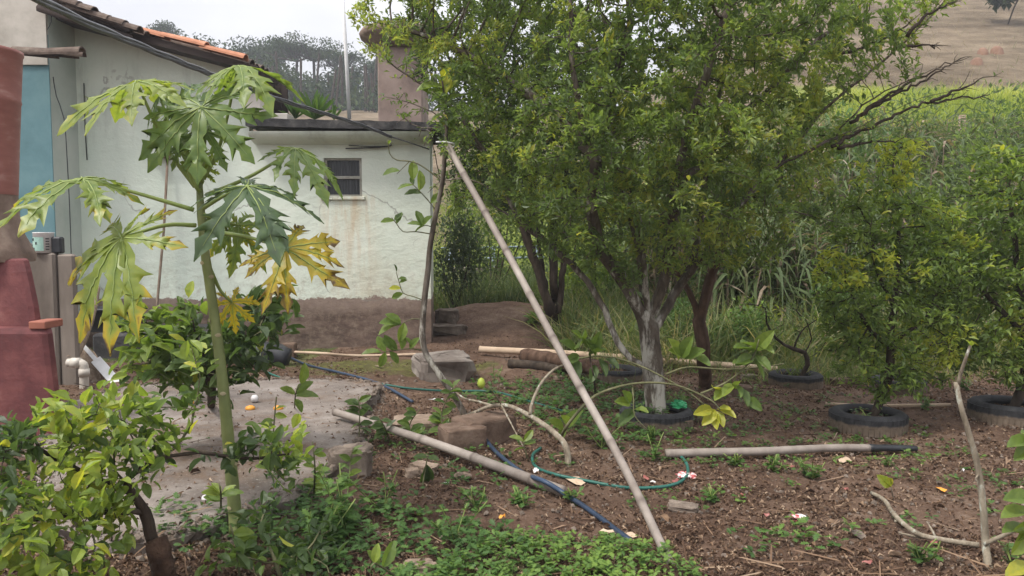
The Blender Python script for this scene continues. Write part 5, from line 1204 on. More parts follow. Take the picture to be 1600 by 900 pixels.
seedling([G(660, 760), P(664, 735, 4.6), P(668, 715, 4.6)], [(.8, -.15, -1, 1.5, .15), (.9, .2, -1, 1.2, .1), (1, -.8, .2, .8, .3), (1, .8, .1, .8, .3)], 'seedling with two hanging dark leaves below the bamboo pole', .11)
seedling([G(825, 720), P(820, 700, 5), P(818, 690, 5)], [(1, -1, .5, 1, .6), (1, .8, .9, 1, .62), (.8, 1, .3, .8, .55), (.7, -.8, -.1, .8, .5)], 'tiny bright seedling beside the loop of green hose', .1)
seedling([G(625, 905), P(585, 880, 3.0), P(580, 895, 3.0)], [(.6, .5, 1, 1.3, .55), (.7, -.4, 1, 1, .5), (.9, .1, .6, .9, .75)], 'seedling with broad upright leaves at the bottom edge', .085)
seedling([G(460, 640), P(462, 615, 5), P(470, 600, 5)], [(.9, 1, .9, 1, .55), (.8, 1, .1, 1.1, .5), (.9, -.8, .5, .8, .6), (.7, .5, -.6, .8, .5), (1, .3, 1, 1, .6)], 'bright leafy shoot on the slab right of the papaya trunk', .14)
seedling([G(345, 800), P(345, 770, 3.4), P(342, 755, 3.4)], auto(9, .5, (.5, .75)), 'leafy shoot in front of the papaya trunk', .09)
seedling([G(420, 745), P(425, 700, 4.0), P(430, 640, 4.0), P(432, 620, 4.0)], auto(26, .2, (.5, .85)), 'pale green young shoot right of the papaya trunk', .075)
seedling([G(375, 905), P(368, 850, 3.3), P(360, 820, 3.3)], auto(14, .3, (.4, .7)), 'leafy shoot at the foot of the papaya trunk', .09)
seedling([G(490, 780), P(492, 730, 4.0), P(488, 690, 4.0)], auto(18, .2, (.4, .75)), 'slender shoot at the near edge of the concrete apron', .07)
# ================================================================ background vegetation
def blades(name, n, region, h, mat, tmpl, tints, lab, lean=.35, origin=(0, 0, 0)):
    """n blades at region()->x,y ; h heights"""
    x, y = region(n); z = terrain(x, y)
    n = len(x); a = rng.uniform(0, 6.283, n)
    hh = rng.uniform(h[0], h[1], n)
    upv = unit(np.stack([rng.normal(0, lean, n), rng.normal(0, lean, n), np.ones(n)], 1))
    side = np.stack([np.cos(a), np.sin(a), 0 * a], 1)
    xx = unit(side - upv * (side * upv).sum(1)[:, None]); yy = np.cross(upv, xx)
    M = np.zeros((n, 4, 4)); M[:, 3, 3] = 1
    M[:, :3, 0] = xx * hh[:, None]; M[:, :3, 1] = yy * np.clip(hh, .35, 1.6)[:, None]; M[:, :3, 2] = upv * hh[:, None]; M[:, :3, 3] = np.stack([x, y, z - .02], 1)
    t = np.clip(tints(n, x, y), 0, 1)
    o = scatter(name, tmpl, M, t, mat, None, 'stuff', False, origin)
    return tag(o, lab)
B_GR = blade_tmpl(4, .012, .55); B_CANE = blade_tmpl(5, .03, .8); B_SH = blade_tmpl(3, .02, .4); B_DRY = blade_tmpl(4, .016, .6)
def reg(u0, u1, y0, y1, clump=1.5, thr=-.5, cond=None):
    def f(n):
        m = n * 3; u = rng.uniform(u0, u1, m); y = np.sqrt(rng.uniform(y0 ** 2, y1 ** 2, m)); x = u * y
        k = vnoise(x * clump, y * clump) + .5 * vnoise(x * clump * 3, y * clump * 3) + rng.uniform(-.4, .4, m) > thr
        if cond is not None: k &= cond(x, y)
        return x[k][:n], y[k][:n]
    return f
def tg(mu, sd, dead=.1): return lambda n, x, y: np.where(rng.random(n) < dead, rng.uniform(.75, 1, n), mu + .3 * vnoise(x * .9, y * .9) + rng.normal(0, sd, n))
blades('meadow_grass', 9000, reg(-.13, .12, 12.6, 19, 1.2, -.45), (.35, .85), ML['grass'], B_GR, tg(.5, .12, .06), 'tall green grass growing beyond the soil mound behind the leaning pole')
blades('rough_grass', 22000, reg(.06, .72, 8.6, 13.5, 1.0, -.35, lambda x, y: y > 8.55 + .45 * vnoise(x * 1.3, y) + .9 * sstep(.2, .05, x / y)), (.3, .95), ML['grass'], B_GR, tg(.52, .15, .2), 'tangled green and straw grass behind the row of tyres', .5)
def arch_tmpl():
    V, Fc = [], []
    for i in range(6):
        t_ = i / 5; x = t_ * (1 - .22 * t_ * t_); z = .75 * t_ - 1.25 * t_ ** 2.1; w_ = .032 * (1 - t_ ** 2) * (.5 + 1.2 * t_ if t_ < .4 else 1) + .001
        V += [(x, -w_, z + w_ * .5), (x, 0, z), (x, w_, z + w_ * .5)]
        if i: k = 3 * i; Fc += [(k - 3, k, k + 1, k - 2), (k - 2, k + 1, k + 2, k - 1)]
    return tri(V, Fc)
T_ARCH = arch_tmpl()
def canes(name, n, region, h, lab, dry=.45):
    x, y = region(n); n = len(x); z = terrain(x, y); hh = rng.uniform(h[0], h[1], n); ln_ = rng.normal(0, .13, (n, 2))
    mb = MB(); Ms, tt = [], []
    for i in range(n):
        b_ = np.array([x[i], y[i], z[i] - .05]); tp = b_ + np.array([ln_[i, 0] * hh[i], ln_[i, 1] * hh[i], hh[i]])
        mb.tube([b_, (b_ + tp) / 2 + [0, 0, .03], tp], [.015, .013, .006], 4, cap=False)
    k = 9; f = np.tile(np.linspace(.16, 1, k), (n, 1)) + rng.uniform(-.05, .05, (n, k)); base_ = np.stack([x, y, z], 1)[:, None] + f[..., None] * np.stack([ln_[:, 0] * hh, ln_[:, 1] * hh, hh], 1)[:, None]
    a_ = rng.uniform(0, 6.283, (n, 1)) + np.arange(k) * math.pi + rng.normal(0, .5, (n, k)); base_ = base_.reshape(-1, 3); a_ = a_.ravel(); f = f.ravel(); q = len(a_)
    M = frames(base_, np.stack([np.cos(a_), np.sin(a_), rng.uniform(-.55, .55, q) + .35 * (f - .5)], 1), np.array([0, 0, 1.]) + rng.normal(0, .22, (q, 3)), rng.uniform(.45, 1.0, q))
    t_ = np.where((f < dry + rng.normal(0, .15, q)) | (rng.random(q) < .1), rng.uniform(.6, 1, q), rng.uniform(.1, .52, q))
    o = scatter(name, T_ARCH, M, t_, ML['cane'], None, 'stuff', False, (0, 0, 0)); tag(o, lab)
    return mb
mb1 = canes('cane_thicket', 1450, reg(.16, .74, 11.4, 15.8, .9, -.35), (1.05, 1.95), 'tall thicket of cane with drooping green and dry strap leaves behind the right-hand citrus trees', .58)
mb2 = canes('cane_clump', 420, reg(.26, .62, 9.8, 11.3, 1.2, -.1), (.8, 1.6), 'lower clump of cane with arching leaves between the tyres and the tall thicket', .35)
mb1.v, mb1.f, mb1.t = mb1.v + mb2.v, mb1.f + [tuple(i + len(mb1.v) for i in f_) for f_ in mb2.f], mb1.t + mb2.t
blades('dry_grass', 14000, reg(.24, .75, 15.8, 20, .8, -.3), (.7, 1.3), ML['cane'], B_DRY, tg(.78, .12, .3), 'brown withered grass band below the bright grass on the right', .3)
blades('bright_grass', 22000, reg(.40, .8, 19.5, 24, .5, -.6, lambda x, y: (x / y) > .42 + .05 * vnoise(x, y)), (.4, 1.3), ML['bright'], B_SH, lambda n, x, y: .5 + .9 * vnoise(x * .8, y * .8) + rng.normal(0, .2, n), 'bright yellow-green grass strip at the foot of the dry hillside', .25)
blades('far_green_grass', 7000, reg(.28, .44, 18.5, 24, .5, -.5), (.4, .9), ML['grass'], B_SH, tg(.6, .1, .1), 'green grass left of the bright strip at the hill foot', .25)
blades('lawn_grass', 14000, reg(-.14, .1, 19, 36, .6, -.6), (.15, .4), ML['bright'], B_SH, tg(.25, .12, .05), 'sunny green field beyond the garden seen under the trees', .3)
blades('edge_grass', 2600, reg(.1, .75, 7.7, 8.9, 1.6, .05), (.12, .4), ML['grass'], B_GR, tg(.5, .12, .15), 'short grass tufts along the edge of the bare soil', .5)
o = mb1.build('cane_stalks', M_wood, kind='stuff', origin=(0, 0, 0)); tag(o, 'dry upright stalks standing among the canes')
# leafy scrub filling between the grass
def bush(name, c, rad, n, size, mat, lab, cat='bush', tint=(.2, .75), group=None, tm=T_CHEAP, stems=5):
    c = np.array(c, float); c[2] = float(terrain(c[0], c[1])); t = thing(name, lab, cat, tuple(c), group)
    k = rng.integers(9, 15); lob = c + [0, 0, rad[2] * .9] + unit(rng.normal(size=(k, 3))) * np.array(rad) * rng.uniform(.3, .75, (k, 1)); lob[:, 2] = np.maximum(lob[:, 2], c[2] + .1)
    w_ = rng.integers(0, k, n); q = lob[w_] + unit(rng.normal(size=(n, 3))) * (rng.random((n, 1)) ** .45) * np.array(rad) * .52
    q[:, 2] = np.maximum(q[:, 2], c[2] + .02)
    xd = unit(q - lob[w_]) * .6 + rng.normal(0, .6, (n, 3)) + [0, 0, .25]
    M = frames(q, xd, np.array([0, 0, 1.]) + rng.normal(0, .5, (n, 3)), size * rng.uniform(.6, 1.2, n))
    lt = rng.uniform(tint[0], tint[1], k)[w_] + rng.normal(0, .1, n)
    scatter('foliage', tm, M, np.clip(lt, 0, .98), mat, t)
    mb = MB()
    for i in range(min(stems, k)):
        mb.tube(spline([c, (c + lob[i]) / 2 + rng.normal(0, .05, 3), lob[i]], .1), .012, 5)
    mb.build('stems', M_bark_dark, t)
    return t
for (px, Yd, r, n, sz, mt, lab, ti) in (
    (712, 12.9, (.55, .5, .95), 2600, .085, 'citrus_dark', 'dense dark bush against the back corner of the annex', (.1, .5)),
    (748, 15.5, (.8, .6, 1.2), 1600, .09, 'citrus', 'open lighter green bush beyond the dark corner bush', (.35, .8)),
    (925, 11.6, (.75, .6, .75), 1700, .10, 'lemon', 'yellow-green bush between the dark tree and the pale citrus trunk', (.4, .75)),
    (1000, 12.5, (1.0, .6, .9), 1700, .09, 'citrus', 'mid green bush directly behind the pale citrus trunk', (.25, .6)),
    (1125, 10.6, (.7, .5, .55), 1200, .08, 'citrus', 'low scrub right of the reddish brown trunk', (.3, .75)),
    (1195, 9.9, (.65, .45, .45), 1000, .07, 'lemon', 'pale low scrub behind the small crooked citrus', (.4, .8)),
    (1290, 10.3, (.6, .5, .6), 1100, .08, 'citrus', 'leafy scrub left of the bushy mid-sized citrus', (.3, .7)),
    (1245, 12.6, (1.1, .7, 1.15), 2200, .09, 'weed', 'tall mixed scrub under the right-hand branches of the big citrus', (.3, .85)),
    (1440, 9.4, (.6, .5, .5), 1000, .08, 'citrus', 'low scrub behind the bushy mid-sized citrus', (.2, .65)),
    (1530, 10.5, (.9, .6, 1.1), 2000, .09, 'citrus', 'green scrub between the two right-hand citrus trees', (.25, .7)),
    (1405, 12.8, (.9, .6, 1.1), 1800, .09, 'lemon', 'yellow-green scrub rising above the bushy citrus', (.35, .85)),
    (1075, 9.3, (.5, .35, .4), 1300, .06, 'weed', 'weedy scrub just behind the reddish brown trunk', (.3, .7)),
    (1160, 8.9, (.5, .3, .35), 1300, .06, 'weed', 'low weedy scrub left of the far black tyre', (.35, .8)),
    (1330, 9.0, (.45, .35, .5), 1500, .06, 'weed', 'weedy scrub right of the small crooked citrus', (.3, .7)),
    (1500, 8.6, (.5, .35, .45), 1500, .065, 'citrus', 'dark low scrub behind the bare lichened stem', (.15, .55)),
    (1340, 11.4, (.7, .4, .9), 2200, .08, 'lemon', 'tall leafy scrub left of the bushy citrus top', (.2, .75)),
    (1190, 11.6, (.9, .5, .9), 2200, .08, 'weed', 'rank green weeds below the right-hand branches of the big citrus', (.25, .8)),
    (1480, 12.2, (.9, .5, 1.3), 3000, .09, 'citrus', 'tall green scrub right of the bushy citrus top', (.25, .8)),
    (1290, 13.2, (1.0, .6, 1.5), 2400, .1, 'weed', 'tall leafy weeds among the canes beneath the bare right-hand twigs', (.2, .7)),
    (1420, 14.6, (1.2, .6, 1.3), 2400, .1, 'citrus', 'dark shrubs among the canes above the bushy citrus', (.15, .6)),
    (1540, 15.2, (1.2, .6, 1.2), 2200, .1, 'weed', 'leafy weeds just below the withered grass at the far right', (.25, .7)),
    (770, 14.5, (1.5, .9, 2.0), 5200, .1, 'citrus', 'tall sunlit bushy tree far behind the dark tree on the left', (.35, .8)),
    (890, 15.5, (1.7, .9, 2.2), 5200, .1, 'citrus', 'tall bushy tree far behind the dark tree on the right', (.25, .75)),
    (1040, 17.0, (1.7, .9, 2.3), 4600, .11, 'citrus', 'tall bushy tree deep behind the pale citrus crown', (.2, .7)),
    (1235, 10.6, (.8, .4, .85), 2600, .075, 'weed', 'pale leafy weeds in front of the canes beneath the low right-hand branch', (.4, .9)),
    (1160, 10.9, (.7, .4, .8), 2200, .075, 'lemon', 'yellow-green scrub just right of the reddish brown trunk', (.35, .75)),
    (1290, 9.6, (.45, .35, .55), 1400, .065, 'weed', 'light green weeds directly behind the small crooked citrus', (.4, .9)),
    (1580, 13.5, (1.0, .7, 1.6), 2200, .1, 'citrus', 'tall green shrub at the right edge below the bright grass', (.3, .7)),
    (1090, 14.5, (1.4, .8, 1.4), 2400, .1, 'citrus', 'tall bush deep behind the middle of the big citrus', (.2, .65)),
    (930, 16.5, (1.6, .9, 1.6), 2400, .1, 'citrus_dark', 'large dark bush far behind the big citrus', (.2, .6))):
    c = P(px, 400, Yd); bush('bush', c, r, n, sz, ML[mt], lab, tint=ti)
# broad-leaved plant at the edge of the mound grass
t = thing('broadleaf_plant', 'low broad-leaved plant at the edge of the grass on the mound', 'plant', G(838, 505)); b = WLOC[t.name]; n = 12
a = rng.uniform(0, 6.28, n); e = rng.uniform(.2, 1.1, n); leaf_parts(t, T_LEM, frames(np.repeat([b], n, 0), np.stack([np.cos(a) * np.cos(e), np.sin(a) * np.cos(e), np.sin(e)], 1), np.array([0, 0, 1.]) + rng.normal(0, .1, (n, 3)), rng.uniform(.15, .28, n)), rng.uniform(.55, .8, n), ML['weed'])
# fence posts, faded blue railing and wall far back in the gap
fr = thing('blue_railing', 'faded blue metal railing across the field beyond the garden', 'railing', P(760, 400, 18))
mb = MB()
for py in (386, 403): mb.tube([P(690, py + 2, 18.5), P(850, py - 1, 18)], .03, 6)
mb.build('rail', M_bluefence, fr)
for px in (703, 771, 838):
    p_ = P(px, 386, 18.2); mb = MB(); mb.tube([p_, p_ - [0, 0, p_[2] - float(terrain(p_[0], p_[1]))]], .04, 6); mb.build('railing_post', M_bluefence, fr)
mb = MB(); a, b = P(700, 418, 17), P(775, 426, 17); mb.box((a[0], 17, float(terrain(a[0], 17)) - .1), (b[0], 17.2, a[2]), ch=.03); o = mb.build('low_wall', M_conc, smooth=False); tag(o, 'low grey wall in the grass beyond the dark corner bush', 'wall')
def post(px, py, Yd, hgt, r, lab, mat=M_wood):
    p = P(px, py, Yd); z0 = float(terrain(p[0], Yd)); mb = MB(); qq = np.array([[p[0], Yd, z0 - .1], [p[0] + .02, Yd, (z0 + p[2]) / 2], [p[0] + .01, Yd, p[2]]]); mb.tube(qq, [r * 1.1, r, r * .9], 9, rough=.08); o = mb.build('fence_post', mat); tag(o, lab, 'post', 'old fence posts')
post(780, 402, 15.5, 1, .07, 'weathered fence post in the grass beyond the leaning pole')
post(1503, 180, 17.5, 1.2, .085, 'grey fence post in the withered grass below the hill')
post(1584, 175, 16.5, 1.2, .05, 'thin dark stake at the right edge of the withered grass', M_bark_dark)
post(1590, 185, 16.7, 1.2, .05, 'second thin dark stake beside the edge of the picture', M_bark_dark)

# ================================================================ distant forest and hill details
def far_tree(c, hgt, spread, n, lab=None, umbrella=False, dens=1.0, group=None):
    t = thing('forest_tree', lab, 'tree', tuple(c), group)
    mb = MB(); top = c + np.array([rng.normal(0, .4), 0, hgt * .75]); mb.tube(spline([c - [0, 0, .5], (c + top) / 2 + rng.normal(0, .2, 3), top], 1), [.22] * len(spline([c - [0, 0, .5], (c + top) / 2, top], 1)) if False else hgt * .018, 6, cap=False)
    k = 16 if umbrella else 12
    lob = c + np.array([0, 0, hgt * (.92 if umbrella else .72)]) + unit(rng.normal(size=(k, 3))) * np.array([spread, spread, hgt * (.07 if umbrella else .24)]) * rng.uniform(.4, 1, (k, 1))
    for i in range(k): mb.tube([top, (top + lob[i]) / 2 + [0, 0, -.2], lob[i]], [.11, .07, .03], 4, cap=False)
    mb.build('trunk', M_bark_dark, t)
    w_ = rng.integers(0, k, n); r = np.array([spread * .33, spread * .33, hgt * (.045 if umbrella else .13)])
    q = lob[w_] + unit(rng.normal(size=(n, 3))) * rng.random((n, 1)) ** .5 * r * 1.15
    M = frames(q, rng.normal(size=(n, 3)), np.array([0, 0, 1.]) + rng.normal(0, .6, (n, 3)), rng.uniform(.22, .46, n) * (.8 if umbrella else 1.1))
    scatter('crown', T_CHEAP, M, np.clip(rng.uniform(.2, .7, k)[w_] + rng.normal(0, .12, n), 0, 1), ML['far'], t)
for i, (px, py, Yd, sp_, um, lab) in enumerate(((255, 40, 84, 2.2, 1, 'flat-topped far tree above the first orange roof tiles'), (352, 46, 84, 4.4, 0, 'broad dark far tree left of the papaya top'), (410, 58, 86, 3.4, 0, 'rounded far tree just right of the roof end'), (455, 66, 80, 3.4, 1, 'airy flat-topped far tree left of the mast'), (490, 64, 80, 4.0, 1, 'wide umbrella-shaped far tree on the ridge'), (530, 85, 80, 3.0, 1, 'umbrella-shaped far tree behind the mast'), (575, 98, 78, 3.0, 0, 'dark far tree between the mast and the pink tower'))):
    g = P(px, py, Yd); c = np.array([g[0], Yd, float(terrain(g[0], Yd))]); far_tree(c, g[2] - c[2], sp_, 3200 if not um else 2000, lab, bool(um))
# the wood below the ridge reads as one mass
pts, ti = [], []
for _ in range(115):
    Yd = rng.uniform(62, 92); px = rng.uniform(170, 700); c = P(px, 300, Yd); z0 = float(terrain(c[0], Yd))
    top = P(px, np.interp(px, [170, 300, 420, 500, 600, 700], [52, 58, 88, 112, 122, 140]) + rng.uniform(0, 45), Yd)[2]; h = top - z0
    if h < 2: continue
    k = 9; lob = np.stack([c[0] + rng.normal(0, 1.3, k), Yd + rng.normal(0, 1.3, k), z0 + h * rng.uniform(.04, .95, k)], 1)
    n = 430; w_ = rng.integers(0, k, n); q = lob[w_] + unit(rng.normal(size=(n, 3))) * rng.random((n, 1)) ** .5 * [1.5, 1.5, 1.05]; q[:, 2] = np.clip(q[:, 2], z0, top + .3); pts.append(q); ti.append(np.clip(rng.uniform(.1, .7) + rng.uniform(-.15, .15, k)[w_] + rng.normal(0, .12, n), 0, 1))
pts = np.concatenate(pts); ti = np.concatenate(ti); n = len(pts)
o = scatter('forest', T_CHEAP, frames(pts, rng.normal(size=(n, 3)), np.array([0, 0, 1.]) + rng.normal(0, .6, (n, 3)), rng.uniform(.3, .62, n)), ti, ML['far'], None, 'stuff', False, (0, 0, 0)); tag(o, 'dark green wood covering the far slope behind the house')
mb = MB()
for _ in range(34):
    Yd = rng.uniform(61.5, 75); c = P(rng.uniform(380, 700), 300, Yd); z0 = float(terrain(c[0], Yd)); mb.tube([[c[0], Yd, z0 - .5], [c[0] + rng.normal(0, .4), Yd, z0 + rng.uniform(2, 5)]], .1, 4, cap=False)
o = mb.build('forest_trunks', M_bark_dark, kind='stuff', origin=(0, 0, 0)); tag(o, 'dark trunks at the edge of the far wood')
blades('hill_tufts', 9000, reg(-.1, .75, 26, 75, .25, -.2), (.18, .5), ML['cane'], B_SH, tg(.62, .12, .3), 'dry grass tufts dotted over the brown hillside', .5)
# hill: lone tree, red earth spots
for i, (px, py, s, lab) in enumerate(((1557, 83, .5, 'largest red earth mound on the right side of the hill'), (1535, 84, .42, 'red earth mound just left of the largest one'), (1526, 100, .42, 'reddish mound lowest on the hillside'))):
    g = G(px, py)
    s *= .5; g[2] += s * .35; V = [(g[0], g[1], g[2] + s * .9)]; n = 12
    for r, h in ((.45, .75), (.85, .35), (1.1, -1.2)):
        for k in range(n): V.append((g[0] + s * 1.1 * r * math.cos(k * 6.283 / n) * rng.uniform(.85, 1.15), g[1] + s * 1.1 * r * math.sin(k * 6.283 / n), g[2] + s * h * rng.uniform(.8, 1.1)))
    Fc = [(0, 1 + k, 1 + (k + 1) % n) for k in range(n)] + [(1 + r * n + k, 1 + (r + 1) * n + k, 1 + (r + 1) * n + (k + 1) % n, 1 + r * n + (k + 1) % n) for r in range(2) for k in range(n)]
    o = obj('earth_mound', V, Fc, M_redearth); tag(o, lab, 'mound', 'red earth mounds on the hill')
g = G(1570, 38); far_tree(np.array(g), 2.0, .9, 500, 'lone small tree high on the dry hillside at the right')

# ================================================================ ground litter and weeds
def litter(name, n, size, lab, tmpl, dens=None, mat=None, ymax=10.5):
    m = n * 4; u = rng.uniform(-.75, .8, m); y = np.exp(rng.uniform(math.log(2.9), math.log(ymax), m)); x = u * y
    k = 1.5 * vnoise(x * .9, y * .9) + 1.1 * vnoise(x * 3, y * 3) + rng.uniform(-.45, .45, m) > -.3
    ed = 8.6 + 4 * sstep(.22, .03, x / y)
    k &= (y < ed) & ~((x < -1.1) & (y > 9.9))
    x, y = x[k], y[k]; ins = inslab(x, y); kp = ~ins | (rng.random(len(x)) < .06); x, y, ins = x[kp][:n], y[kp][:n], ins[kp][:n]
    n = len(x); z = np.where(ins, SLAB_Z + .008, terrain(x, y)) + rng.uniform(.002, .014, n)
    a = rng.uniform(0, 6.283, n); nr = np.stack([rng.normal(0, .38, n), rng.normal(0, .38, n), np.ones(n)], 1)
    M = frames(np.stack([x, y, z], 1), np.stack([np.cos(a), np.sin(a), rng.normal(0, .2, n)], 1), nr, rng.uniform(size[0], size[1], n))
    t = np.clip(rng.beta(1.1, 1.45, n), 0, 1)
    o = scatter(name, tmpl, M, t, mat or ML['dead'], None, 'stuff', False, (0, 0, 0)); return tag(o, lab)
T_CURL = leaf_tmpl(.22, .9, .35, rows=((0, 0), (.5, 1), (1, 0)), wave=.05)
litter('leaf_litter', 42000, (.011, .036), 'fallen brown and tan leaves strewn over the garden soil', T_CURL)
litter('broad_litter', 550, (.035, .07), 'larger curled dry leaves scattered over the garden soil', leaf_tmpl(.26, .7, .3, wave=.06))
litter('twig_litter', 2600, (.06, .24), 'broken straw and twigs scattered over the garden soil', leaf_tmpl(.022, .5, .05, rows=((0, 0), (.1, 1), (.9, .7), (1, 0))))
# crumbs of soil and gravel
ico = tri([(0, 0, 1), (.9, 0, .3), (.28, .85, .3), (-.72, .53, .2), (-.72, -.53, .3), (.28, -.85, .25), (0, 0, -.8)], [(0, 1, 2), (0, 2, 3), (0, 3, 4), (0, 4, 5), (0, 5, 1), (6, 2, 1), (6, 3, 2), (6, 4, 3), (6, 5, 4), (6, 1, 5)])
n = 6500; u = rng.uniform(-.75, .8, n); y = np.exp(rng.uniform(math.log(2.9), math.log(9), n)); x = u * y; ins = inslab(x, y); z = np.where(ins, SLAB_Z + .004, terrain(x, y) + .004)
sz = .003 + .011 * rng.random(n) ** 4
sz = np.where(ins, sz * .35, sz)
o = scatter('soil_crumbs', ico, frames(np.stack([x, y, z], 1), rng.normal(size=(n, 3)), rng.normal(size=(n, 3)), sz * (1 + .12 * y)), rng.random(n), M_stone, None, 'stuff', False, (0, 0, 0)); tag(o, 'small clods and pebbles on the soil')
# rubble crumbled off the slab edge
k_ = rng.integers(0, len(pp), 2600); ep = pp[k_] + rng.normal(0, .05, (2600, 2)); kk = ep[:, 1] > 0; ep = ep[kk]; n = len(ep)
ins = inslab(ep[:, 0], ep[:, 1]); ez = np.where(ins, SLAB_Z, terrain(ep[:, 0], ep[:, 1]) + .006)
o = scatter('slab_rubble', ico, frames(np.c_[ep, ez], rng.normal(size=(n, 3)), rng.normal(size=(n, 3)), .005 + .026 * rng.random(n) ** 3), rng.random(n), M_stone, None, 'stuff', False, (0, 0, 0)); tag(o, 'crumbs of concrete and soil along the broken slab edge')
# ground cover at the bottom edge
def cover(name, n, inside, size, hgt, mat, lab, tint=(.35, .8)):
    m = n * 6; x = rng.uniform(-3, 3.2, m); y = rng.uniform(2.9, 8.5, m); k = inside(x, y); x, y = x[k][:n], y[k][:n]; n = len(x)
    per = 7; X_ = np.repeat(x, per); Y_ = np.repeat(y, per); q = n * per; a = rng.uniform(0, 6.283, q); hh = np.repeat(rng.uniform(.25, 1, n), per) * hgt * (1 + .6 * vnoise(X_ * 3, Y_ * 3))
    e = rng.uniform(-.1, .7, q)
    pz = terrain(X_, Y_) + hh * rng.uniform(.5, 1, q)
    M = frames(np.stack([X_ + np.cos(a) * .01, Y_ + np.sin(a) * .01, pz], 1), np.stack([np.cos(a) * np.cos(e), np.sin(a) * np.cos(e), np.sin(e)], 1), np.array([0, 0, 1.]) + rng.normal(0, .25, (q, 3)), rng.uniform(.6, 1.2, q) * size)
    tt = np.clip(np.repeat(rng.uniform(tint[0], tint[1], n), per) + .3 * vnoise(X_ * 2.5, Y_ * 2.5) + rng.normal(0, .06, q), 0, 1)
    o = scatter(name, T_LOBE, M, tt, mat, None, 'stuff', False, (0, 0, 0)); return tag(o, lab)
def pxcov(cx, cy, rx, ry, wob=.5):
    def f(x, y):
        p_ = np.stack([x, y, terrain(x, y, False)], 1); a, b = proj(p_)
        return ((a - cx) / rx) ** 2 + ((b - cy) / ry) ** 2 + wob * 2 * (vnoise(x * 3, y * 3) + .5 * vnoise(x * 9, y * 9)) + rng.uniform(-.25, .25, len(x)) < 1
    return f
ccov = pxcov(850, 915, 260, 66)
cover('ground_cover', 4400, ccov, .034, .09, ML['weed'], 'dense patch of low bright green weeds at the bottom edge', (.5, .95))
cover('ground_cover', 500, pxcov(1235, 848, 95, 28), .05, .10, ML['weed'], 'patch of low green weeds right of the leaning pole foot', (.35, .7))
cover('ground_cover', 900, pxcov(620, 850, 150, 60, .8), .05, .13, ML['weed'], 'straggly weeds below the broken slab edge', (.3, .65))
cover('ground_cover', 1000, pxcov(420, 845, 190, 48, .7), .05, .13, ML['weed'], 'weeds crowding the near edge of the concrete apron', (.25, .65))
cover('ground_cover', 420, pxcov(760, 775, 90, 26, .8), .05, .10, ML['weed'], 'thin weeds between the thick bamboo pole and the bottom patch', (.3, .6))
cover('ground_cover', 900, pxcov(950, 655, 130, 44, .8), .05, .11, ML['weed'], 'weeds around the tyre of the pale citrus', (.25, .6))
cover('ground_cover', 500, pxcov(860, 610, 110, 26, .8), .05, .07, ML['weed'], 'sparse low weeds in front of the logs', (.3, .65))
cover('ground_cover', 400, pxcov(700, 720, 160, 50, 1.3), .04, .06, ML['weed'], 'scattered weeds around the clay block', (.3, .6))
cover('ground_cover', 500, pxcov(1300, 690, 330, 90, 1.9), .035, .05, ML['weed'], 'scattered weed seedlings over the open soil on the right', (.35, .75))
def weed(px, py, h, n, lab, size=.055, ti=.5):
    g = G(px, py); t = thing('weed', lab, 'weed', g, 'weeds growing in the soil'); mb = MB(); Ms, tt = [], []
    for s in range(rng.integers(3, 6)):
        top = g + np.array([rng.normal(0, .35) * h, rng.normal(0, .3) * h, h * rng.uniform(.6, 1)]); q = spline([g, (g + top) / 2 + rng.normal(0, .01, 3), top], .03); mb.tube(q, .0035, 4, cap=False)
        k = max(5, n // 4); f = rng.uniform(.15, 1, k); b = q[(f * (len(q) - 1)).astype(int)]; a = rng.uniform(0, 6.283, k); e = rng.uniform(-.2, .8, k)
        Ms.append(frames(b, np.stack([np.cos(a) * np.cos(e), np.sin(a) * np.cos(e), np.sin(e)], 1), np.array([0, 0, 1.]) + rng.normal(0, .25, (k, 3)), size * rng.uniform(.6, 1.2, k) * (1.15 - .4 * f))); tt.append(np.clip(ti + .25 * (f - .5) + rng.normal(0, .06, k), 0, 1))
    mb.build('stem', M_petiole, t); scatter('foliage', T_LOBE, np.concatenate(Ms), np.concatenate(tt), ML['weed'], t)
for w_ in ((1270, 748, .17, 60, 'tall weed below the curved bare pole on the right'), (1208, 735, .11, 36, 'small weed left of the tall one below the curved bare pole'), (1108, 782, .1, 34, 'weed between the green hose loop and the flat grey stone'), (1390, 730, .1, 30, 'weed below the charred end of the curved pole'), (1148, 728, .09, 30, 'weed right of the green hose loop'), (1022, 720, .2, 60, 'weed in front of the tyre around the pale citrus'), (1018, 690, .16, 50, 'darker weed hugging the left side of the main tyre'), (940, 700, .22, 70, 'bushy weed behind the middle of the leaning pole'), (710, 850, .24, 80, 'bushy weed above the bottom patch left of the leaning pole'), (745, 795, .18, 54, 'feathery weed between the bamboo pole and the bottom patch'), (1440, 880, .14, 46, 'weed beside the lichened fallen branch'), (1350, 660, .12, 30, 'weed in front of the dusty right tyre'), (1445, 640, .12, 34, 'weed beside the bushy citrus tyre'), (770, 598, .2, 30, 'thin upright weed on the mossy ground'), (1180, 640, .1, 30, 'weed right of the yellowing leaves'), (895, 785, .1, 36, 'weed at the foot of the fallen branch stub'), (815, 790, .1, 40, 'spreading weed below the thick bamboo pole'), (1060, 640, .2, 60, 'weed inside the main tyre right of the trunk'), (1510, 610, .14, 40, 'grassy weed behind the bare lichened stem'), (1580, 880, .12, 36, 'weed at the lower right corner')): weed(*w_)
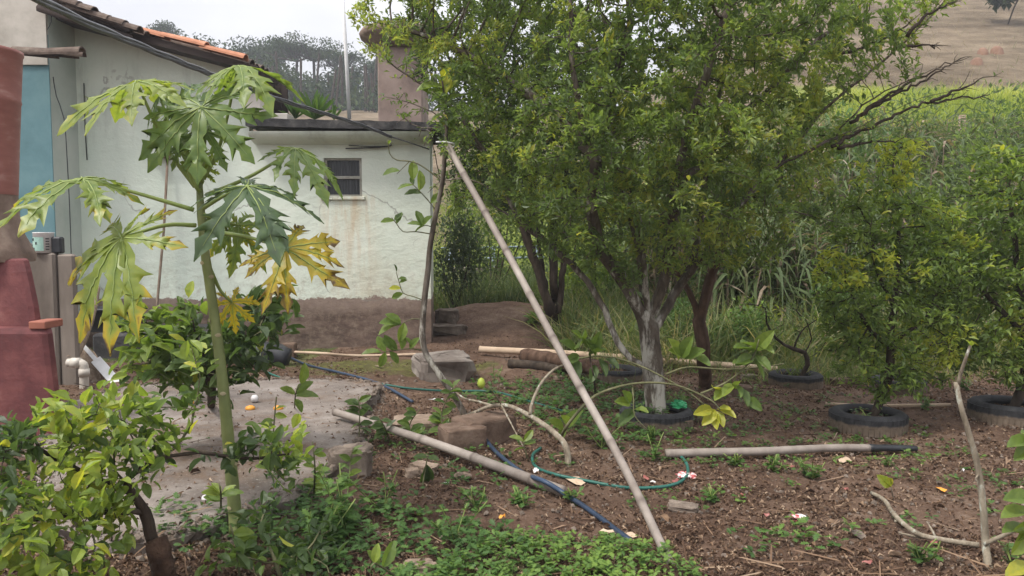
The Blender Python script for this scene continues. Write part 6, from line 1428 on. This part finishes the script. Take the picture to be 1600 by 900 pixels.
for w_ in ((545, 840, .42, 120, 'tall narrow-leaved weed in front of the slab edge', .08, .6), (500, 860, .3, 90, 'shorter narrow-leaved weed left of the tall one', .075, .5), (600, 800, .22, 60, 'narrow-leaved weed right of the slab corner', .07, .45), (470, 790, .3, 70, 'greyish weed growing against the slab edge', .08, .3), (570, 740, .2, 50, 'bluish weed growing by the slab corner', .07, .3)): weed(*w_)
# single things lying about
def flat_bit(px, py, ln, wd, mat, lab, name, cat, tint=.6, dz=.012):
    g = G(px, py, dz); a = rng.uniform(0, 6.28); n = 10; V = [g + [0, 0, .012]]
    for i in range(n): b = 6.283 * i / n; u, v = math.cos(b) * ln / 2 * rng.uniform(.7, 1.2), math.sin(b) * wd / 2 * rng.uniform(.7, 1.2); V.append(g + [u * math.cos(a) - v * math.sin(a), u * math.sin(a) + v * math.cos(a), rng.uniform(-.004, .016)])
    o = obj(name, V, [(0, 1 + i, 1 + (i + 1) % n) for i in range(n)], mat, tint=tint, smooth=False); tag(o, lab, cat)
for (px, py, l, wd, m_, lab, nm, c) in ((948, 832, .10, .07, M_palewood, 'tan dry leaf lying beside the dark hose end', 'fallen_leaf', 'leaf'), (985, 838, .07, .04, M_palewood, 'small tan leaf near the foot of the leaning pole', 'fallen_leaf', 'leaf'), (785, 808, .045, .03, M_orangepeel, 'yellow fallen leaf below the thick bamboo pole', 'fallen_leaf', 'leaf'), (1320, 720, .12, .08, M_palewood, 'pinkish dry leaf below the curved bare pole', 'fallen_leaf', 'leaf'), (1470, 765, .08, .05, M_orangepeel, 'yellowish dry leaf near the bare lichened stem', 'fallen_leaf', 'leaf'), (898, 752, .2, .09, M_palewood, 'crumpled tan leaf at the stub of the fallen branch', 'fallen_leaf', 'leaf'), (1342, 836, .12, .05, M_stone, 'grey curled leaf right of the weed patch', 'fallen_leaf', 'leaf'),
    (1355, 880, .06, .02, M_redbits, 'small red scrap at the bottom right of the soil', 'red_scrap', 'scrap'), (1198, 806, .03, .03, M_redbits, 'tiny red scrap left of the torn plastic bag', 'red_scrap', 'scrap'), (1238, 730, .05, .02, M_redbits, 'red scrap beside the tall weed', 'red_scrap', 'scrap'), (1010, 748, .07, .03, M_redbits, 'red scrap right of the leaning pole', 'red_scrap', 'scrap'), (1055, 752, .06, .03, M_redbits, 'red scrap inside the green hose loop', 'red_scrap', 'scrap'), (1320, 765, .04, .03, M_redbits, 'faded red scrap below the tall weed', 'red_scrap', 'scrap'), (1460, 850, .06, .03, M_redbits, 'red scrap beside the lichened fallen branch', 'red_scrap', 'scrap'), (1160, 775, .05, .02, M_redbits, 'thin red scrap right of the flat grey stone', 'red_scrap', 'scrap'),
    (1505, 735, .05, .015, M_plastic, 'small white scrap left of the bare lichened stem', 'white_scrap', 'scrap'), (1020, 755, .05, .04, M_plastic, 'white scrap near the green hose loop', 'white_scrap', 'scrap'), (838, 736, .06, .04, M_plastic, 'white scrap against the thick bamboo pole', 'white_scrap', 'scrap'), (760, 692, .08, .05, M_plastic, 'white scrap below the clay block', 'white_scrap', 'scrap'), (697, 757, .05, .03, M_plastic, 'bluish white scrap below the bamboo pole', 'white_scrap', 'scrap'), (684, 625, .17, .06, M_plastic, 'white crumpled scrap under the sapling base', 'white_scrap', 'scrap'), (592, 573, .1, .05, M_sand, 'pale dry leaf on the mossy ground by the annex', 'fallen_leaf', 'leaf')):
    flat_bit(px, py, l, wd, m_, lab, nm, c)
def crumple(px, py, sz, mat, lab, name, cat, h=.5, dz=0.0):
    g = G(px, py, dz); n1, n2 = 8, 14; V = []
    for i in range(n1):
        for j in range(n2): th, ph = math.pi / 2 * i / (n1 - 1) * 1.15, 6.283 * j / n2; r = rng.uniform(.55, 1.1); V.append(g + np.array([math.sin(th) * math.cos(ph), math.sin(th) * math.sin(ph), math.cos(th) * h]) * sz * r)
    o = obj(name, V, [(i * n2 + j, (i + 1) * n2 + j, (i + 1) * n2 + (j + 1) % n2, i * n2 + (j + 1) % n2) for i in range(n1 - 1) for j in range(n2)], mat, smooth=False); return tag(o, lab, cat)
M_redwhite = M_simple('red_white_plastic', [(.0, (.45, .06, .08)), (.45, (.48, .12, .12)), (.55, (.66, .58, .57)), (1, (.75, .7, .69))], 22, .35, .2, .004)
crumple(1247, 812, .055, M_redwhite, 'torn red and white plastic bag on the soil', 'plastic_bag', 'bag'); crumple(1072, 743, .07, M_redwhite, 'crumpled red and white plastic scrap by the green hose loop', 'plastic_bag', 'bag', .3)
crumple(1060, 634, .07, M_greenbag, 'green plastic bag beside the pale citrus trunk', 'plastic_bag', 'bag', .7, .1)
for (px, py, s, lab) in ((391, 638, .035, 'orange peel right of the papaya trunk'), (435, 638, .035, 'orange peel piece further right of the papaya trunk'), (297, 629, .03, 'orange peel left of the papaya trunk')):
    d = ray(px, py); g = CAM + d * ((SLAB_Z + .01 - 1.5) / d[2]); V = []; n1, n2 = 6, 12
    for i in range(n1):
        for j in range(n2): th, ph = math.pi * i / (n1 - 1) * .6, 6.283 * j / n2; V.append(g + np.array([math.sin(th) * math.cos(ph) * 1.2, math.sin(th) * math.sin(ph), math.cos(th) * .7 * rng.uniform(.85, 1.1)]) * s)
    o = obj('orange_peel', V, [(i * n2 + j, (i + 1) * n2 + j, (i + 1) * n2 + (j + 1) % n2, i * n2 + (j + 1) % n2) for i in range(n1 - 1) for j in range(n2)], M_orangepeel); tag(o, lab, 'orange peel')
d = ray(398, 623); g = CAM + d * ((SLAB_Z + .03 - 1.5) / d[2]); mb = MB(); mb.lathe([(.003, g[2] - .03), (.03, g[2] - .02), (.033, g[2] + .01), (.02, g[2] + .03), (.003, g[2] + .033)], g[0], g[1], 12); o = mb.build('fruit_half', M_plastic); tag(o, 'whitish fruit remnant above the orange peel', 'fruit')
d = ray(321, 779); g = CAM + d * ((SLAB_Z + .005 - 1.5) / d[2]); V = [g + rng.normal(0, .012, 3) * [1, 1, .6] + [0, 0, .012] for _ in range(12)]; mb = MB(); mb.lathe([(.002, g[2] + .022), (.016, g[2] + .016), (.022, g[2])], g[0], g[1], 9); o = mb.build('white_pebble', M_plastic); tag(o, 'white pebble on the slab left of the papaya trunk', 'pebble')
mb = MB(); a = P(372, 553, 8.7); b = P(450, 562, 8.7); qq = spline([a, (a + b) / 2 + [0, 0, .05], b], .05); mb.tube(qq, .13, 10, rough=.12); o = mb.build('black_sheet', M_black); tag(o, 'black plastic roll lying against the wall behind the lemon bush', 'plastic sheet')

# ================================================================ air
hz = MB(); hz.box((-400, -70, -4), (420, 345, 130)); hz = hz.build('haze', None, smooth=False, origin=(0, 0, 0)); hz['kind'] = 'stuff'; hz['label'] = 'thin pale haze over the valley'
m = bpy.data.materials.new('haze'); m.use_nodes = True; t = m.node_tree; t.nodes.clear(); o_ = nn(t, 'ShaderNodeOutputMaterial'); v = nn(t, 'ShaderNodeVolumePrincipled'); v.inputs['Density'].default_value = .0023; v.inputs['Color'].default_value = (.86, .9, .97, 1); v.inputs['Anisotropy'].default_value = .2
t.links.new(v.outputs[0], o_.inputs['Volume']); hz.data.materials.append(m)
